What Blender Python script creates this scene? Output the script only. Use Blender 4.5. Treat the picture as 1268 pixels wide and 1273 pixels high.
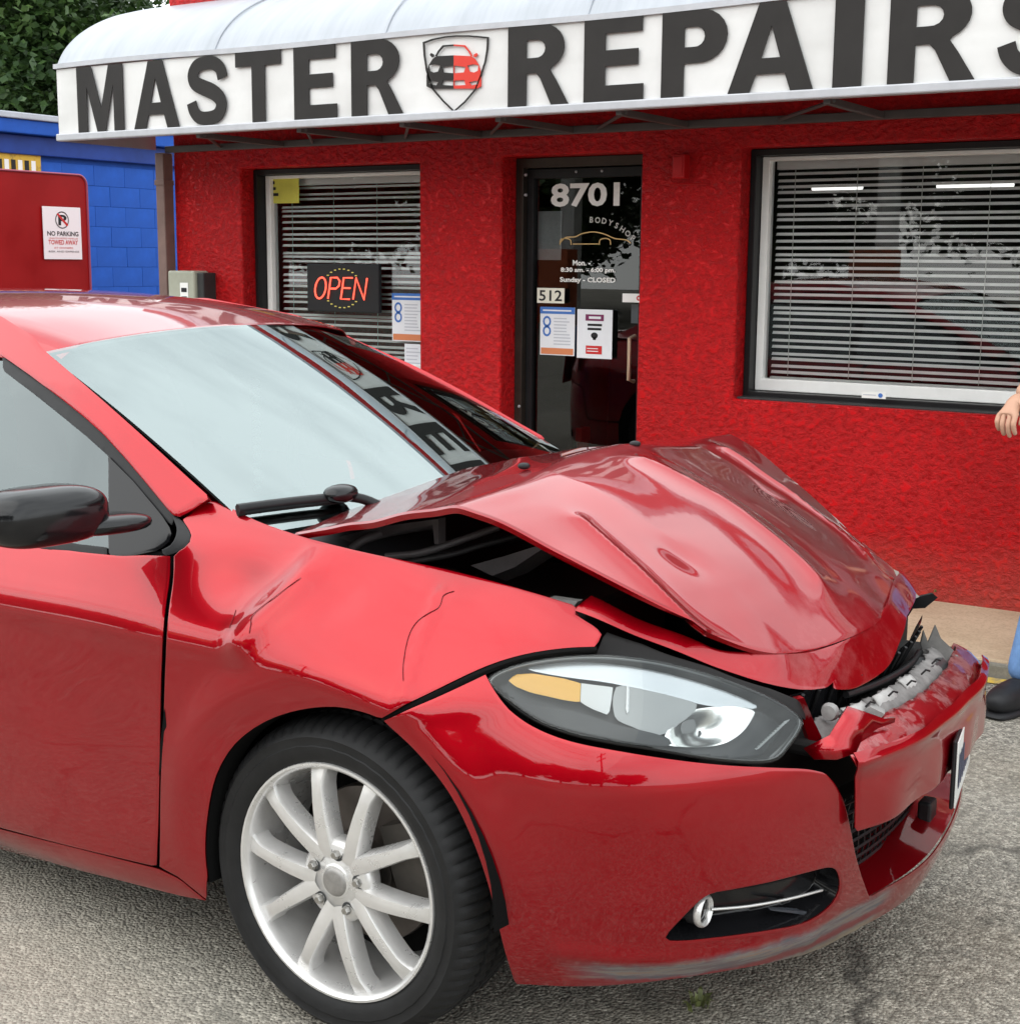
import bpy, bmesh, math, random
import numpy as np
from mathutils import Vector, Matrix
from mathutils.geometry import delaunay_2d_cdt

for o in list(bpy.data.objects): bpy.data.objects.remove(o)
SC = bpy.context.scene
COL = SC.collection
rng = random.Random(7)

# ------------------------------------------------------------------ camera
FPX = 1800.0; IW, IH = 1268.0, 1273.0; PX, PY = 634.0, 633.0
YAW, PITCH, ROLL = 0.570046748, 0.169337579, 0.00794513871
CAM = np.array([0.0, 0.0, 1.484])
_fw = np.array([-math.sin(YAW)*math.cos(PITCH), math.cos(YAW)*math.cos(PITCH), -math.sin(PITCH)])
_r0 = np.array([math.cos(YAW), math.sin(YAW), 0.0]); _u0 = np.cross(_r0, _fw)
CR = math.cos(ROLL)*_r0 + math.sin(ROLL)*_u0
CU = -math.sin(ROLL)*_r0 + math.cos(ROLL)*_u0
cam = bpy.data.cameras.new('camera'); cam.sensor_fit = 'HORIZONTAL'; cam.sensor_width = 36.0
cam.lens = FPX/IW*36.0; cam.shift_y = -(IH/2-PY)/IW; cam.clip_start = 0.05; cam.clip_end = 2000
camo = bpy.data.objects.new('camera', cam); COL.objects.link(camo)
camo.matrix_world = Matrix(((CR[0],CU[0],-_fw[0],CAM[0]),(CR[1],CU[1],-_fw[1],CAM[1]),(CR[2],CU[2],-_fw[2],CAM[2]),(0,0,0,1)))
SC.camera = camo
def ray(px, py): return _fw + CR*(px-PX)/FPX - CU*(py-PY)/FPX
def at(px, py, ax, v):                       # pixel -> point where its ray meets the plane axis = v
    d = ray(px, py); return CAM + d*((v-CAM[ax])/d[ax])
def project(P):
    P = np.atleast_2d(P)-CAM; z = P@_fw
    return np.stack([PX+FPX*(P@CR)/z, PY-FPX*(P@CU)/z], -1)

# ------------------------------------------------------------------ sky and light (bright overcast)
SUN_EL, SUN_AZ = math.radians(40), math.radians(200)     # azimuth clockwise from +Y
wd = bpy.data.worlds.new('World'); SC.world = wd; wd.use_nodes = True
nt = wd.node_tree; N = nt.nodes; L = nt.links; N.clear()
out = N.new('ShaderNodeOutputWorld'); bg = N.new('ShaderNodeBackground'); L.new(bg.outputs[0], out.inputs[0])
sky = N.new('ShaderNodeTexSky'); sky.sky_type = 'NISHITA'; sky.sun_disc = False
sky.sun_elevation = SUN_EL; sky.sun_rotation = SUN_AZ; sky.air_density = 1.0; sky.dust_density = 2.5; sky.ozone_density = 1.0
tc = N.new('ShaderNodeTexCoord'); mp = N.new('ShaderNodeMapping'); mp.inputs['Scale'].default_value = (1, 1, 2.6)
L.new(tc.outputs['Generated'], mp.inputs[0])
nz = N.new('ShaderNodeTexNoise'); nz.inputs['Scale'].default_value = 1.9; nz.inputs['Detail'].default_value = 7; nz.inputs['Roughness'].default_value = .55
L.new(mp.outputs[0], nz.inputs['Vector'])
cr = N.new('ShaderNodeValToRGB'); cr.color_ramp.elements[0].position = .36; cr.color_ramp.elements[1].position = .60
cr.color_ramp.elements[0].color = (.70,.70,.70,1); cr.color_ramp.elements[1].color = (1,1,1,1)
L.new(nz.outputs[0], cr.inputs[0])
mx = N.new('ShaderNodeMix'); mx.data_type = 'RGBA'
L.new(cr.outputs[0], mx.inputs[0]); L.new(sky.outputs[0], mx.inputs[6]); mx.inputs[7].default_value = (21.0, 22.0, 22.4, 1)
L.new(mx.outputs[2], bg.inputs[0]); bg.inputs[1].default_value = 0.12
sun = bpy.data.lights.new('sun', 'SUN'); sun.energy = 1.4; sun.angle = math.radians(100); sun.color = (1.0, .95, .88)
suno = bpy.data.objects.new('sun', sun); COL.objects.link(suno)
_sd = Vector((math.sin(SUN_AZ)*math.cos(SUN_EL), math.cos(SUN_AZ)*math.cos(SUN_EL), math.sin(SUN_EL)))
suno.rotation_euler = _sd.to_track_quat('Z', 'Y').to_euler(); suno.location = (0, -3, 12)
SC.view_settings.view_transform = 'Standard'; SC.view_settings.look = 'None'
SC.view_settings.exposure = -0.08; SC.view_settings.gamma = 1
SC.render.engine = 'CYCLES'

# ------------------------------------------------------------------ helpers
def tag(o, label=None, cat=None, group=None, kind=None):
    for k, v in (('label', label), ('category', cat), ('group', group), ('kind', kind)):
        if v: o[k] = v
    return o
def empty(name, loc=(0,0,0), rz=0.0, parent=None):
    o = bpy.data.objects.new(name, None); COL.objects.link(o); o.location = loc; o.rotation_euler = (0,0,rz)
    o.empty_display_size = .1
    if parent: o.parent = parent
    return o
def mesh(name, V, F, m, parent=None, smooth=None, loc=None):
    me = bpy.data.meshes.new(name); me.from_pydata([tuple(map(float, v)) for v in V], [], [tuple(map(int, f)) for f in F]); me.update()
    return link(name, me, m, parent, smooth, loc)
def link(name, me, m=None, parent=None, smooth=None, loc=None):
    if m is not None and not me.materials:
        for q in (m if isinstance(m, (list, tuple)) else [m]): me.materials.append(q)
    if smooth is not None:
        me.polygons.foreach_set('use_smooth', [True]*len(me.polygons))
        if smooth < 179: me.set_sharp_from_angle(angle=math.radians(smooth))
    o = bpy.data.objects.new(name, me); COL.objects.link(o)
    if parent: o.parent = parent
    if loc is not None: o.location = loc
    return o
def bevel(o, w=.004, seg=2, ang=35):
    b = o.modifiers.new('bevel', 'BEVEL'); b.width = w; b.segments = seg; b.limit_method = 'ANGLE'; b.angle_limit = math.radians(ang); return o
class MB:
    def __init__(s): s.V = []; s.F = []
    def add(s, V, F):
        n = len(s.V); s.V += [tuple(map(float, v)) for v in V]; s.F += [tuple(int(i)+n for i in f) for f in F]; return s
    def box(s, a, b, M=None):
        (x0,y0,z0),(x1,y1,z1) = a, b
        V = [(x0,y0,z0),(x1,y0,z0),(x1,y1,z0),(x0,y1,z0),(x0,y0,z1),(x1,y0,z1),(x1,y1,z1),(x0,y1,z1)]
        if M is not None: V = [M@Vector(v) for v in V]
        return s.add(V, [(0,3,2,1),(4,5,6,7),(0,1,5,4),(1,2,6,5),(2,3,7,6),(3,0,4,7)])
    def tube(s, pts, r, n=8, caps=True):
        P = [Vector(p) for p in pts]; R = r if isinstance(r, (list, tuple)) else [r]*len(P)
        up = Vector((0,0,1)); V = []; F = []
        t0 = (P[1]-P[0]).normalized()
        if abs(t0.dot(up)) > .9: up = Vector((0,1,0))
        nrm = t0.cross(up).normalized()
        for i, p in enumerate(P):
            t = (P[min(i+1,len(P)-1)]-P[max(i-1,0)]).normalized()
            nrm = (nrm - t*nrm.dot(t)).normalized(); b = t.cross(nrm)
            for k in range(n):
                a = 2*math.pi*k/n; V.append(p+(nrm*math.cos(a)+b*math.sin(a))*R[i])
        for i in range(len(P)-1):
            for k in range(n):
                a, b_ = i*n+k, i*n+(k+1) % n; F.append((a, b_, b_+n, a+n))
        if caps: F.append(tuple(range(n-1,-1,-1))); F.append(tuple((len(P)-1)*n+k for k in range(n)))
        return s.add(V, F)
    def lathe(s, prof, n=48, c=(0,0,0), axis='y', closed=False):
        V = []; F = []; m = len(prof)                     # prof: (radius, height along axis)
        for k in range(n):
            a = 2*math.pi*k/n; ca, sa = math.cos(a), math.sin(a)
            for r, h in prof:
                p = {'y': (r*ca, h, r*sa), 'z': (r*ca, r*sa, h), 'x': (h, r*ca, r*sa)}[axis]
                V.append((p[0]+c[0], p[1]+c[1], p[2]+c[2]))
        for k in range(n):
            for j in range(m if closed else m-1):
                a, b = k*m+j, k*m+(j+1) % m; c2, d = ((k+1) % n)*m+(j+1) % m, ((k+1) % n)*m+j
                F.append((a, b, c2, d))
        return s.add(V, F)
    def prism(s, poly, holes=(), f0=None, f1=None):
        # poly/holes: 2D loops, f0/f1 map a 2D point to the front / back 3D point
        loops = [list(poly)]+[list(h) for h in holes]
        pts = []; edges = []
        for lp in loops:
            n0 = len(pts); pts += [Vector((p[0], p[1])) for p in lp]
            edges += [(n0+i, n0+(i+1) % len(lp)) for i in range(len(lp))]
        r = delaunay_2d_cdt(pts, edges, [], 1, 1e-7)
        v2, tri = r[0], r[2]; P = np.array([(v[0], v[1]) for v in v2])
        keep = []
        cc = np.array([P[list(t)].mean(0) for t in tri])
        ok = inside(cc, np.array(loops[0]))
        for h in loops[1:]: ok &= ~inside(cc, np.array(h))
        keep = [t for t, k in zip(tri, ok) if k]
        A = [f0(p) for p in P]; n = len(A)
        F = [tuple(t) for t in keep]
        if f1 is not None:
            A += [f1(p) for p in P]
            F += [(t[2]+n, t[1]+n, t[0]+n) for t in keep]
            cnt = {}
            for t in keep:
                for i in range(3): cnt[(t[i], t[(i+1) % 3])] = 1
            for (a, b) in cnt:
                if (b, a) not in cnt: F.append((b, a, a+n, b+n))
        return s.add(A, F)
    def build(s, name, m, parent=None, smooth=None, loc=None): return mesh(name, s.V, s.F, m, parent, smooth, loc)
def inside(P, poly):
    P = np.asarray(P, float); poly = np.asarray(poly, float); x, y = P[:,0], P[:,1]; r = np.zeros(len(P), bool)
    j = len(poly)-1
    for i in range(len(poly)):
        xi, yi = poly[i]; xj, yj = poly[j]
        c = ((yi > y) != (yj > y))
        if yi != yj: r ^= c & (x < (xj-xi)*(y-yi)/(yj-yi)+xi)
        j = i
    return r
def spline(pts, n=8, closed=False):
    P = np.array(pts, float); m = len(P); o = []
    for i in range(m if closed else m-1):
        if closed: a, b, c, d = P[(i-1) % m], P[i], P[(i+1) % m], P[(i+2) % m]
        else: a, b, c, d = P[max(i-1,0)], P[i], P[i+1], P[min(i+2,m-1)]
        for k in range(n):
            t = k/n; o.append(.5*((2*b)+(-a+c)*t+(2*a-5*b+4*c-d)*t*t+(-a+3*b-3*c+d)*t**3))
    if not closed: o.append(P[-1])
    return [tuple(q) for q in o]
def resample(pts, h, closed=False):
    P = np.array(pts, float)
    if closed: P = np.vstack([P, P[:1]])
    d = np.r_[0, np.cumsum(np.linalg.norm(np.diff(P, axis=0), axis=1))]; n = max(2, int(round(d[-1]/h)))
    t = np.linspace(0, d[-1], n+1); Q = np.stack([np.interp(t, d, P[:,k]) for k in range(P.shape[1])], -1)
    return Q[:-1] if closed else Q
def thick_path(pts, w):
    P = np.array(pts, float); t = np.gradient(P, axis=0); t /= np.linalg.norm(t, axis=1)[:,None]+1e-9
    n = np.stack([-t[:,1], t[:,0]], -1); W = (np.asarray(w)*np.ones(len(P)))[:,None]/2
    return [tuple(q) for q in np.vstack([P+n*W, (P-n*W)[::-1]])]

# ------------------------------------------------------------------ materials
MATS = {}
def nodes(name):
    m = bpy.data.materials.new(name); m.use_nodes = True; t = m.node_tree
    b = t.nodes['Principled BSDF']; MATS[name] = m; return m, t, b
def mat(name, col, rough=.5, metal=0.0, var=0.0, vscale=8.0, bump=0.0, bscale=60.0, coat=0.0, spec=.22, emit=None, estr=0.0, ior=None, rvar=0.0, bdist=.002):
    m, t, b = nodes(name); c = (*col, 1)
    b.inputs['Base Color'].default_value = c; b.inputs['Roughness'].default_value = rough; b.inputs['Metallic'].default_value = metal
    b.inputs['Coat Weight'].default_value = coat; b.inputs['Coat Roughness'].default_value = .03; b.inputs['Specular IOR Level'].default_value = spec
    if ior: b.inputs['IOR'].default_value = ior
    if emit: b.inputs['Emission Color'].default_value = (*emit, 1); b.inputs['Emission Strength'].default_value = estr
    N, L = t.nodes, t.links
    if var or bump or rvar:
        tc = N.new('ShaderNodeTexCoord')
    if var or rvar:
        n = N.new('ShaderNodeTexNoise'); n.inputs['Scale'].default_value = vscale; n.inputs['Detail'].default_value = 6; n.inputs['Roughness'].default_value = .65
        L.new(tc.outputs['Object'], n.inputs['Vector'])
    if var:
        mm = N.new('ShaderNodeMapRange'); mm.inputs[1].default_value = .3; mm.inputs[2].default_value = .7; mm.inputs[3].default_value = 1-var; mm.inputs[4].default_value = 1+var
        L.new(n.outputs[0], mm.inputs[0])
        h = N.new('ShaderNodeHueSaturation'); h.inputs['Color'].default_value = c; L.new(mm.outputs[0], h.inputs['Value']); L.new(h.outputs[0], b.inputs['Base Color'])
    if rvar:
        mm = N.new('ShaderNodeMapRange'); mm.inputs[1].default_value = .3; mm.inputs[2].default_value = .7; mm.inputs[3].default_value = max(.02, rough-rvar); mm.inputs[4].default_value = rough+rvar
        L.new(n.outputs[0], mm.inputs[0]); L.new(mm.outputs[0], b.inputs['Roughness'])
    if bump:
        n2 = N.new('ShaderNodeTexNoise'); n2.inputs['Scale'].default_value = bscale; n2.inputs['Detail'].default_value = 5
        L.new(tc.outputs['Object'], n2.inputs['Vector'])
        bp = N.new('ShaderNodeBump'); bp.inputs['Strength'].default_value = bump; bp.inputs['Distance'].default_value = bdist
        L.new(n2.outputs[0], bp.inputs['Height']); L.new(bp.outputs[0], b.inputs['Normal'])
    return m
def ramp(t, src, stops):
    r = t.nodes.new('ShaderNodeValToRGB'); e = r.color_ramp.elements
    while len(e) < len(stops): e.new(.5)
    for q, (p, c) in zip(e, stops): q.position = p; q.color = (*c, 1) if len(c) == 3 else c
    t.links.new(src, r.inputs[0]); return r.outputs[0]
def noise(t, vec, scale, detail=4, rough=.55, typ='noise', rnd=1.0):
    if typ == 'noise':
        n = t.nodes.new('ShaderNodeTexNoise'); n.inputs['Detail'].default_value = detail; n.inputs['Roughness'].default_value = rough
    else:
        n = t.nodes.new('ShaderNodeTexVoronoi'); n.inputs['Randomness'].default_value = rnd
    n.inputs['Scale'].default_value = scale
    t.links.new(vec, n.inputs['Vector']); return n
def mixc(t, fac, a, b, mode='MIX'):
    m = t.nodes.new('ShaderNodeMix'); m.data_type = 'RGBA'; m.blend_type = mode
    for i, v in ((0, fac), (6, a), (7, b)):
        if hasattr(v, 'is_linked') or hasattr(v, 'links'): t.links.new(v, m.inputs[i])
        elif i == 0: m.inputs[0].default_value = v
        else: m.inputs[i].default_value = (*v, 1)
    return m.outputs[2]
def math_n(t, op, a, b=None, clamp=False):
    m = t.nodes.new('ShaderNodeMath'); m.operation = op; m.use_clamp = clamp
    for i, v in ((0, a), (1, b)):
        if v is None: continue
        if hasattr(v, 'links'): t.links.new(v, m.inputs[i])
        else: m.inputs[i].default_value = v
    return m.outputs[0]
def objco(t): return t.nodes.new('ShaderNodeTexCoord').outputs['Object']

# red stucco, trowelled lumps under glossy paint
def stucco():
    m, t, b = nodes('red_stucco'); v = objco(t)
    n1 = noise(t, v, 32, 5, .62); vo = noise(t, v, 34, typ='v'); n3 = noise(t, v, 1.6, 5, .6); n4 = noise(t, v, 130, 3)
    mpn = t.nodes.new('ShaderNodeMapping'); mpn.inputs['Scale'].default_value = (1, 1, 1.25); t.links.new(v, mpn.inputs[0]); t.links.new(mpn.outputs[0], n1.inputs['Vector'])
    col = ramp(t, n3.outputs[0], [(.25, (.43,.003,.005)), (.55, (.55,.005,.008)), (.8, (.63,.009,.013))])
    col = mixc(t, ramp(t, n1.outputs[0], [(.30, (.0,)*3), (.42, (.55,)*3), (.62,(1,)*3)]), (.27,.002,.004), col)
    sx = t.nodes.new('ShaderNodeSeparateXYZ'); t.links.new(v, sx.inputs[0])
    zf = math_n(t, 'ADD', sx.outputs[2], math_n(t, 'MULTIPLY', n3.outputs[0], .35))
    col = mixc(t, ramp(t, zf, [(.22,(.45,)*3),(.50,(0,)*3)]), col, (.30,.10,.07))
    ms = t.nodes.new('ShaderNodeMapping'); ms.inputs['Scale'].default_value = (5, 1, .35); t.links.new(v, ms.inputs[0]); n5 = noise(t, ms.outputs[0], 2.0, 5, .6)
    col = mixc(t, ramp(t, n5.outputs[0], [(.55,(0,)*3),(.75,(.30,)*3)]), col, (.34,.012,.012))
    t.links.new(col, b.inputs['Base Color']); b.inputs['Roughness'].default_value = .36; b.inputs['Specular IOR Level'].default_value = .24
    h = math_n(t, 'ADD', math_n(t, 'MULTIPLY', ramp(t, n1.outputs[0], [(.38,(0,)*3),(.60,(1,)*3)]), 1.0), math_n(t, 'MULTIPLY', n4.outputs[0], .18))
    bp = t.nodes.new('ShaderNodeBump'); bp.inputs['Strength'].default_value = .75; bp.inputs['Distance'].default_value = .011
    t.links.new(h, bp.inputs['Height']); t.links.new(bp.outputs[0], b.inputs['Normal']); return m
M_STUCCO = stucco()
def asphalt():
    m, t, b = nodes('asphalt_lot'); v = objco(t)
    vo = noise(t, v, 130, typ='v'); v2 = noise(t, v, 280, typ='v'); n2 = noise(t, v, .9, 6, .6); n3 = noise(t, v, 7, 5, .6); n4 = noise(t, v, 38, 4, .7)
    st = t.nodes.new('ShaderNodeSeparateColor'); t.links.new(vo.outputs['Color'], st.inputs[0])
    s2 = t.nodes.new('ShaderNodeSeparateColor'); t.links.new(v2.outputs['Color'], s2.inputs[0])
    agg = ramp(t, st.outputs[0], [(0, (.04,.039,.035)), (.25, (.17,.16,.142)), (.55, (.33,.31,.265)), (.8, (.49,.455,.385)), (1, (.70,.66,.57))])
    fine = ramp(t, s2.outputs[0], [(0, (.05,.048,.042)), (.5, (.27,.25,.215)), (1, (.54,.50,.42))])
    c = mixc(t, .45, agg, fine)
    c = mixc(t, ramp(t, n4.outputs[0], [(.44,(0,)*3),(.62,(.65,)*3)]), c, (.07,.066,.058))
    c = mixc(t, ramp(t, n2.outputs[0], [(.40,(0,)*3),(.7,(.45,)*3)]), c, (.24,.20,.14))
    c = mixc(t, ramp(t, n3.outputs[0], [(.56,(0,)*3),(.72,(.6,)*3)]), c, (.05,.052,.045))
    wv = noise(t, v, 2.4, 5, .6); ad = t.nodes.new('ShaderNodeVectorMath'); ad.operation = 'MULTIPLY_ADD'; t.links.new(wv.outputs['Color'], ad.inputs[0]); ad.inputs[1].default_value = (.55,.55,0); t.links.new(v, ad.inputs[2])
    ck = t.nodes.new('ShaderNodeTexVoronoi'); ck.feature = 'DISTANCE_TO_EDGE'; ck.inputs['Scale'].default_value = .42; t.links.new(ad.outputs[0], ck.inputs['Vector'])
    cm = math_n(t, 'MULTIPLY', ramp(t, ck.outputs['Distance'], [(.002,(1,)*3),(.011,(0,)*3)]), ramp(t, wv.outputs[0], [(.42,(0,)*3),(.55,(.8,)*3)]))
    c = mixc(t, cm, c, (.035,.032,.028))
    n6 = noise(t, v, .35, 4, .5); c = mixc(t, ramp(t, n6.outputs[0], [(.42,(0,)*3),(.62,(.35,)*3)]), c, (.48,.45,.39))
    t.links.new(c, b.inputs['Base Color']); b.inputs['Roughness'].default_value = .9; b.inputs['Specular IOR Level'].default_value = .25
    h = math_n(t, 'ADD', math_n(t, 'SUBTRACT', 1.0, vo.outputs['Distance']), math_n(t, 'MULTIPLY', n4.outputs[0], .9))
    bp = t.nodes.new('ShaderNodeBump'); bp.inputs['Strength'].default_value = .9; bp.inputs['Distance'].default_value = .006
    t.links.new(h, bp.inputs['Height']); t.links.new(bp.outputs[0], b.inputs['Normal']); return m
M_ASPH = asphalt()
def concrete(name, a, bcol, sc=3):
    m, t, b = nodes(name); v = objco(t); n = noise(t, v, sc, 7, .65); n2 = noise(t, v, 90, 3, .6)
    c = ramp(t, n.outputs[0], [(.3, a), (.7, bcol)])
    c = mixc(t, ramp(t, n2.outputs[0], [(.35,(.35,)*3),(.55,(0,)*3)]), c, tuple(q*.6 for q in a))
    t.links.new(c, b.inputs['Base Color']); b.inputs['Roughness'].default_value = .9
    bp = t.nodes.new('ShaderNodeBump'); bp.inputs['Strength'].default_value = .4; bp.inputs['Distance'].default_value = .003
    t.links.new(n2.outputs[0], bp.inputs['Height']); t.links.new(bp.outputs[0], b.inputs['Normal']); return m
M_CONC = concrete('walk_concrete', (.42,.31,.20), (.60,.47,.33))
M_CURB = concrete('curb_concrete', (.20,.19,.16), (.34,.31,.26), 9)
def worn_paint(name, col, base, thr=.5, sc=14):
    m, t, b = nodes(name); v = objco(t); n = noise(t, v, sc, 8, .7)
    c = mixc(t, ramp(t, n.outputs[0], [(thr-.06,(0,)*3),(thr+.06,(1,)*3)]), base, col)
    t.links.new(c, b.inputs['Base Color']); b.inputs['Roughness'].default_value = .85; return m
M_YEL = worn_paint('worn_yellow_paint', (.62,.42,.07), (.22,.2,.16), .45)
def blinds_m():
    return mat('blind_slat', (.88,.88,.86), .45, var=.06, vscale=4)
def vinyl():
    m, t, b = nodes('awning_vinyl'); v = objco(t); mpn = t.nodes.new('ShaderNodeMapping'); mpn.inputs['Scale'].default_value = (6, .8, .8); t.links.new(v, mpn.inputs[0])
    n = noise(t, mpn.outputs[0], 1.5, 6, .65); n2 = noise(t, v, 1.2, 4, .5)
    c = ramp(t, n.outputs[0], [(.30, (.30,.325,.36)), (.55, (.365,.39,.43)), (.75, (.41,.435,.47))]); t.links.new(c, b.inputs['Base Color']); b.inputs['Roughness'].default_value = .4
    bp = t.nodes.new('ShaderNodeBump'); bp.inputs['Strength'].default_value = .4; bp.inputs['Distance'].default_value = .03
    t.links.new(n2.outputs[0], bp.inputs['Height']); t.links.new(bp.outputs[0], b.inputs['Normal']); return m
M_VINYL = vinyl()
def sign_face():
    m, t, b = nodes('sign_face'); v = objco(t); n = noise(t, v, 2.2, 6, .6); n2 = noise(t, v, 1.1, 3, .5)
    mpn = t.nodes.new('ShaderNodeMapping'); mpn.inputs['Scale'].default_value = (.6, 1, 3.2); t.links.new(v, mpn.inputs[0]); t.links.new(mpn.outputs[0], n2.inputs['Vector'])
    c = ramp(t, n.outputs[0], [(.3, (.60,.60,.59)), (.7, (.74,.74,.735))]); t.links.new(c, b.inputs['Base Color']); b.inputs['Roughness'].default_value = .4
    bp = t.nodes.new('ShaderNodeBump'); bp.inputs['Strength'].default_value = .45; bp.inputs['Distance'].default_value = .03
    t.links.new(n2.outputs[0], bp.inputs['Height']); t.links.new(bp.outputs[0], b.inputs['Normal']); return m
M_SIGN = sign_face()
M_LETTER = mat('letter_vinyl', (.032,.030,.029), .5, var=.12, vscale=5, spec=.12)
M_TRIM = mat('awning_trim', (.46,.47,.50), .4, .3, var=.1)
M_FRAME = mat('awning_frame', (.10,.095,.095), .5, .2, var=.15)
M_BLACK = mat('black_frame', (.012,.012,.013), .35, var=.2)
M_BRONZE = mat('bronze_aluminium', (.055,.045,.038), .38, .6, var=.15, vscale=20)
M_WHITEV = mat('white_vinyl_frame', (.82,.82,.80), .4, var=.06)
M_SLAT = blinds_m()
M_CORD = mat('blind_cord', (.66,.66,.62), .7)
M_WHITE = mat('white_print', (.82,.82,.80), .5)
M_PAPER = mat('paper', (.74,.76,.80), .6, var=.04)
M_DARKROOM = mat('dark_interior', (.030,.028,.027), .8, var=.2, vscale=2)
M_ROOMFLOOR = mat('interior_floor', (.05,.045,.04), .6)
M_BLUEWALL = mat('blue_block_paint', (.012,.085,.42), .6, var=.16, vscale=3, bump=.35, bscale=45)
M_BLUEDK = mat('blue_joint_paint', (.010,.07,.35), .7, var=.1)
M_BLUEFASC = mat('blue_fascia_paint', (.012,.045,.25), .45, var=.2, vscale=5)
M_ROOFGREY = mat('grey_roof_edge', (.42,.45,.50), .5, var=.1)
M_DKRED = mat('dark_red_sheet', (.27,.003,.004), .45, var=.15, vscale=2, rvar=.1)
M_POST = mat('brown_downpipe', (.19,.125,.11), .55, var=.15, vscale=10)
M_INK = mat('ink', (.02,.02,.022), .6)
M_REDINK = mat('red_ink', (.55,.03,.03), .6)
M_BLUEINK = mat('blue_ink', (.06,.17,.50), .6)
M_ORINK = mat('orange_ink', (.62,.22,.10), .6)
M_PURPINK = mat('maroon_ink', (.18,.03,.10), .6)
M_YELLOW = mat('yellow_notice', (.60,.58,.10), .6, var=.1)
M_METERGREY = mat('meter_box_paint', (.36,.37,.30), .5, var=.12)
M_DKGREY = mat('dark_grey', (.035,.035,.036), .5, var=.2)
M_REDBOX = mat('red_paint_smooth', (.38,.006,.008), .45, var=.1)
def glass(name, tint, refl_ior=1.5, rough=.0, gcol=(.95,.97,.96)):
    # a thin pane: mirror reflection by Fresnel over a tinted see-through
    m = bpy.data.materials.new(name); m.use_nodes = True; t = m.node_tree; t.nodes.clear()
    o = t.nodes.new('ShaderNodeOutputMaterial'); mixs = t.nodes.new('ShaderNodeMixShader'); g = t.nodes.new('ShaderNodeBsdfGlossy'); tr = t.nodes.new('ShaderNodeBsdfTransparent')
    fr = t.nodes.new('ShaderNodeFresnel'); fr.inputs[0].default_value = refl_ior
    g.inputs['Roughness'].default_value = rough; g.inputs['Color'].default_value = (*gcol, 1); tr.inputs[0].default_value = (*tint, 1)
    t.links.new(fr.outputs[0], mixs.inputs[0]); t.links.new(tr.outputs[0], mixs.inputs[1]); t.links.new(g.outputs[0], mixs.inputs[2]); t.links.new(mixs.outputs[0], o.inputs[0])
    MATS[name] = m; return m
M_SHOPGLASS = glass('shop_glass', (.97,.98,.98), 1.6)
M_DOORGLASS = glass('door_glass', (.60,.62,.61), 1.6)

def text_mesh(s, size=1.0, bold=0.0, shear=0.0, align='LEFT', spacing=1.0, xs=1.0):
    c = bpy.data.curves.new('text', 'FONT'); c.body = s; c.size = size; c.offset = bold*size; c.shear = shear; c.align_x = align; c.resolution_u = 3; c.space_character = spacing
    o = bpy.data.objects.new('text', c); COL.objects.link(o); bpy.context.view_layer.update()
    me = bpy.data.meshes.new_from_object(o.evaluated_get(bpy.context.evaluated_depsgraph_get()))
    bpy.data.objects.remove(o); bpy.data.curves.remove(c)
    if xs != 1.0:
        for v in me.vertices: v.co.x *= xs
    return me
def text_fit(name, s, x0, x1, z0, z1, y, m, parent, bold=0.0, shear=0.0):
    """lettering fitted to a box on a wall facing -Y (front at y)"""
    me = text_mesh(s, 1.0, bold, shear); co = np.array([v.co[:] for v in me.vertices]); a, b = co.min(0), co.max(0)
    for v in me.vertices:
        p = v.co.copy(); v.co = (x0+(p.x-a[0])/(b[0]-a[0])*(x1-x0), y, z0+(p.y-a[1])/(b[1]-a[1])*(z1-z0))
    me.materials.clear(); return link(name, me, m, parent)
# ================================================================== the setting
WY = 6.1                                            # face of the red wall
def wall(px, py, y=WY): return at(px, py, 1, y)
g = MB(); g.add([(-60,-60,0),(60,-60,0),(60,60,0),(-60,60,0)], [(0,1,2,3)])
tag(g.build('parking_lot', M_ASPH), kind='structure')
CZ = .06
# walkway slabs in front of the shop, worn edge, yellow stripe on the lot
slabs = empty('walkway'); tag(slabs, kind='structure')
x = -6.3
while x < 4.0:
    w = 1.48
    b = MB().box((x+.006, 5.285, -.05), (x+w-.006, WY+.02, CZ)); o = b.build('slab', [M_CONC], slabs); bevel(o, .012, 2); x += w
b = MB().box((-6.3, 5.255, -.05), (4.05, 5.283, CZ-.006)); o = b.build('curb_edge', M_CURB, slabs); bevel(o, .01, 2)
g = MB(); 
vs = []; n = 60
for i in range(n+1):
    xx = -6.3+10.3*i/n; vs += [(xx, 5.245+.006*math.sin(i*2.1), .004), (xx, 5.165+.012*math.sin(i*1.7+1), .004)]
g.add(vs, [(2*i+1, 2*i+3, 2*i+2, 2*i) for i in range(n)])
tag(g.build('painted_stripe', M_YEL), kind='structure')
# oil stains / weeds strip are left to the asphalt material; a few loose weeds at the wall foot
# ------------------------------------------------------------------ red shop
shop = empty('repair_shop', (0,0,0)); tag(shop, 'red stucco repair shop with white framed windows and dark glass door', 'building')
XL, XR, ZT = -6.215, 3.6, 3.05
OPEN = dict(w1=(-5.70, -4.476, .875, 1.982), d=(-3.973, -3.204, .06, 1.992), w2=(-2.706, -.35, .875, 1.992))
def rect(a): return [(a[0],a[2]),(a[1],a[2]),(a[1],a[3]),(a[0],a[3])]
JD = .13
wl = MB()
wl.prism([(XL,-.05),(XR,-.05),(XR,ZT),(XL,ZT)], [rect(OPEN['w1']), rect(OPEN['d']), rect(OPEN['w2'])], lambda p: (p[0], WY, p[1]), lambda p: (p[0], WY+JD+.12, p[1]))
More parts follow.
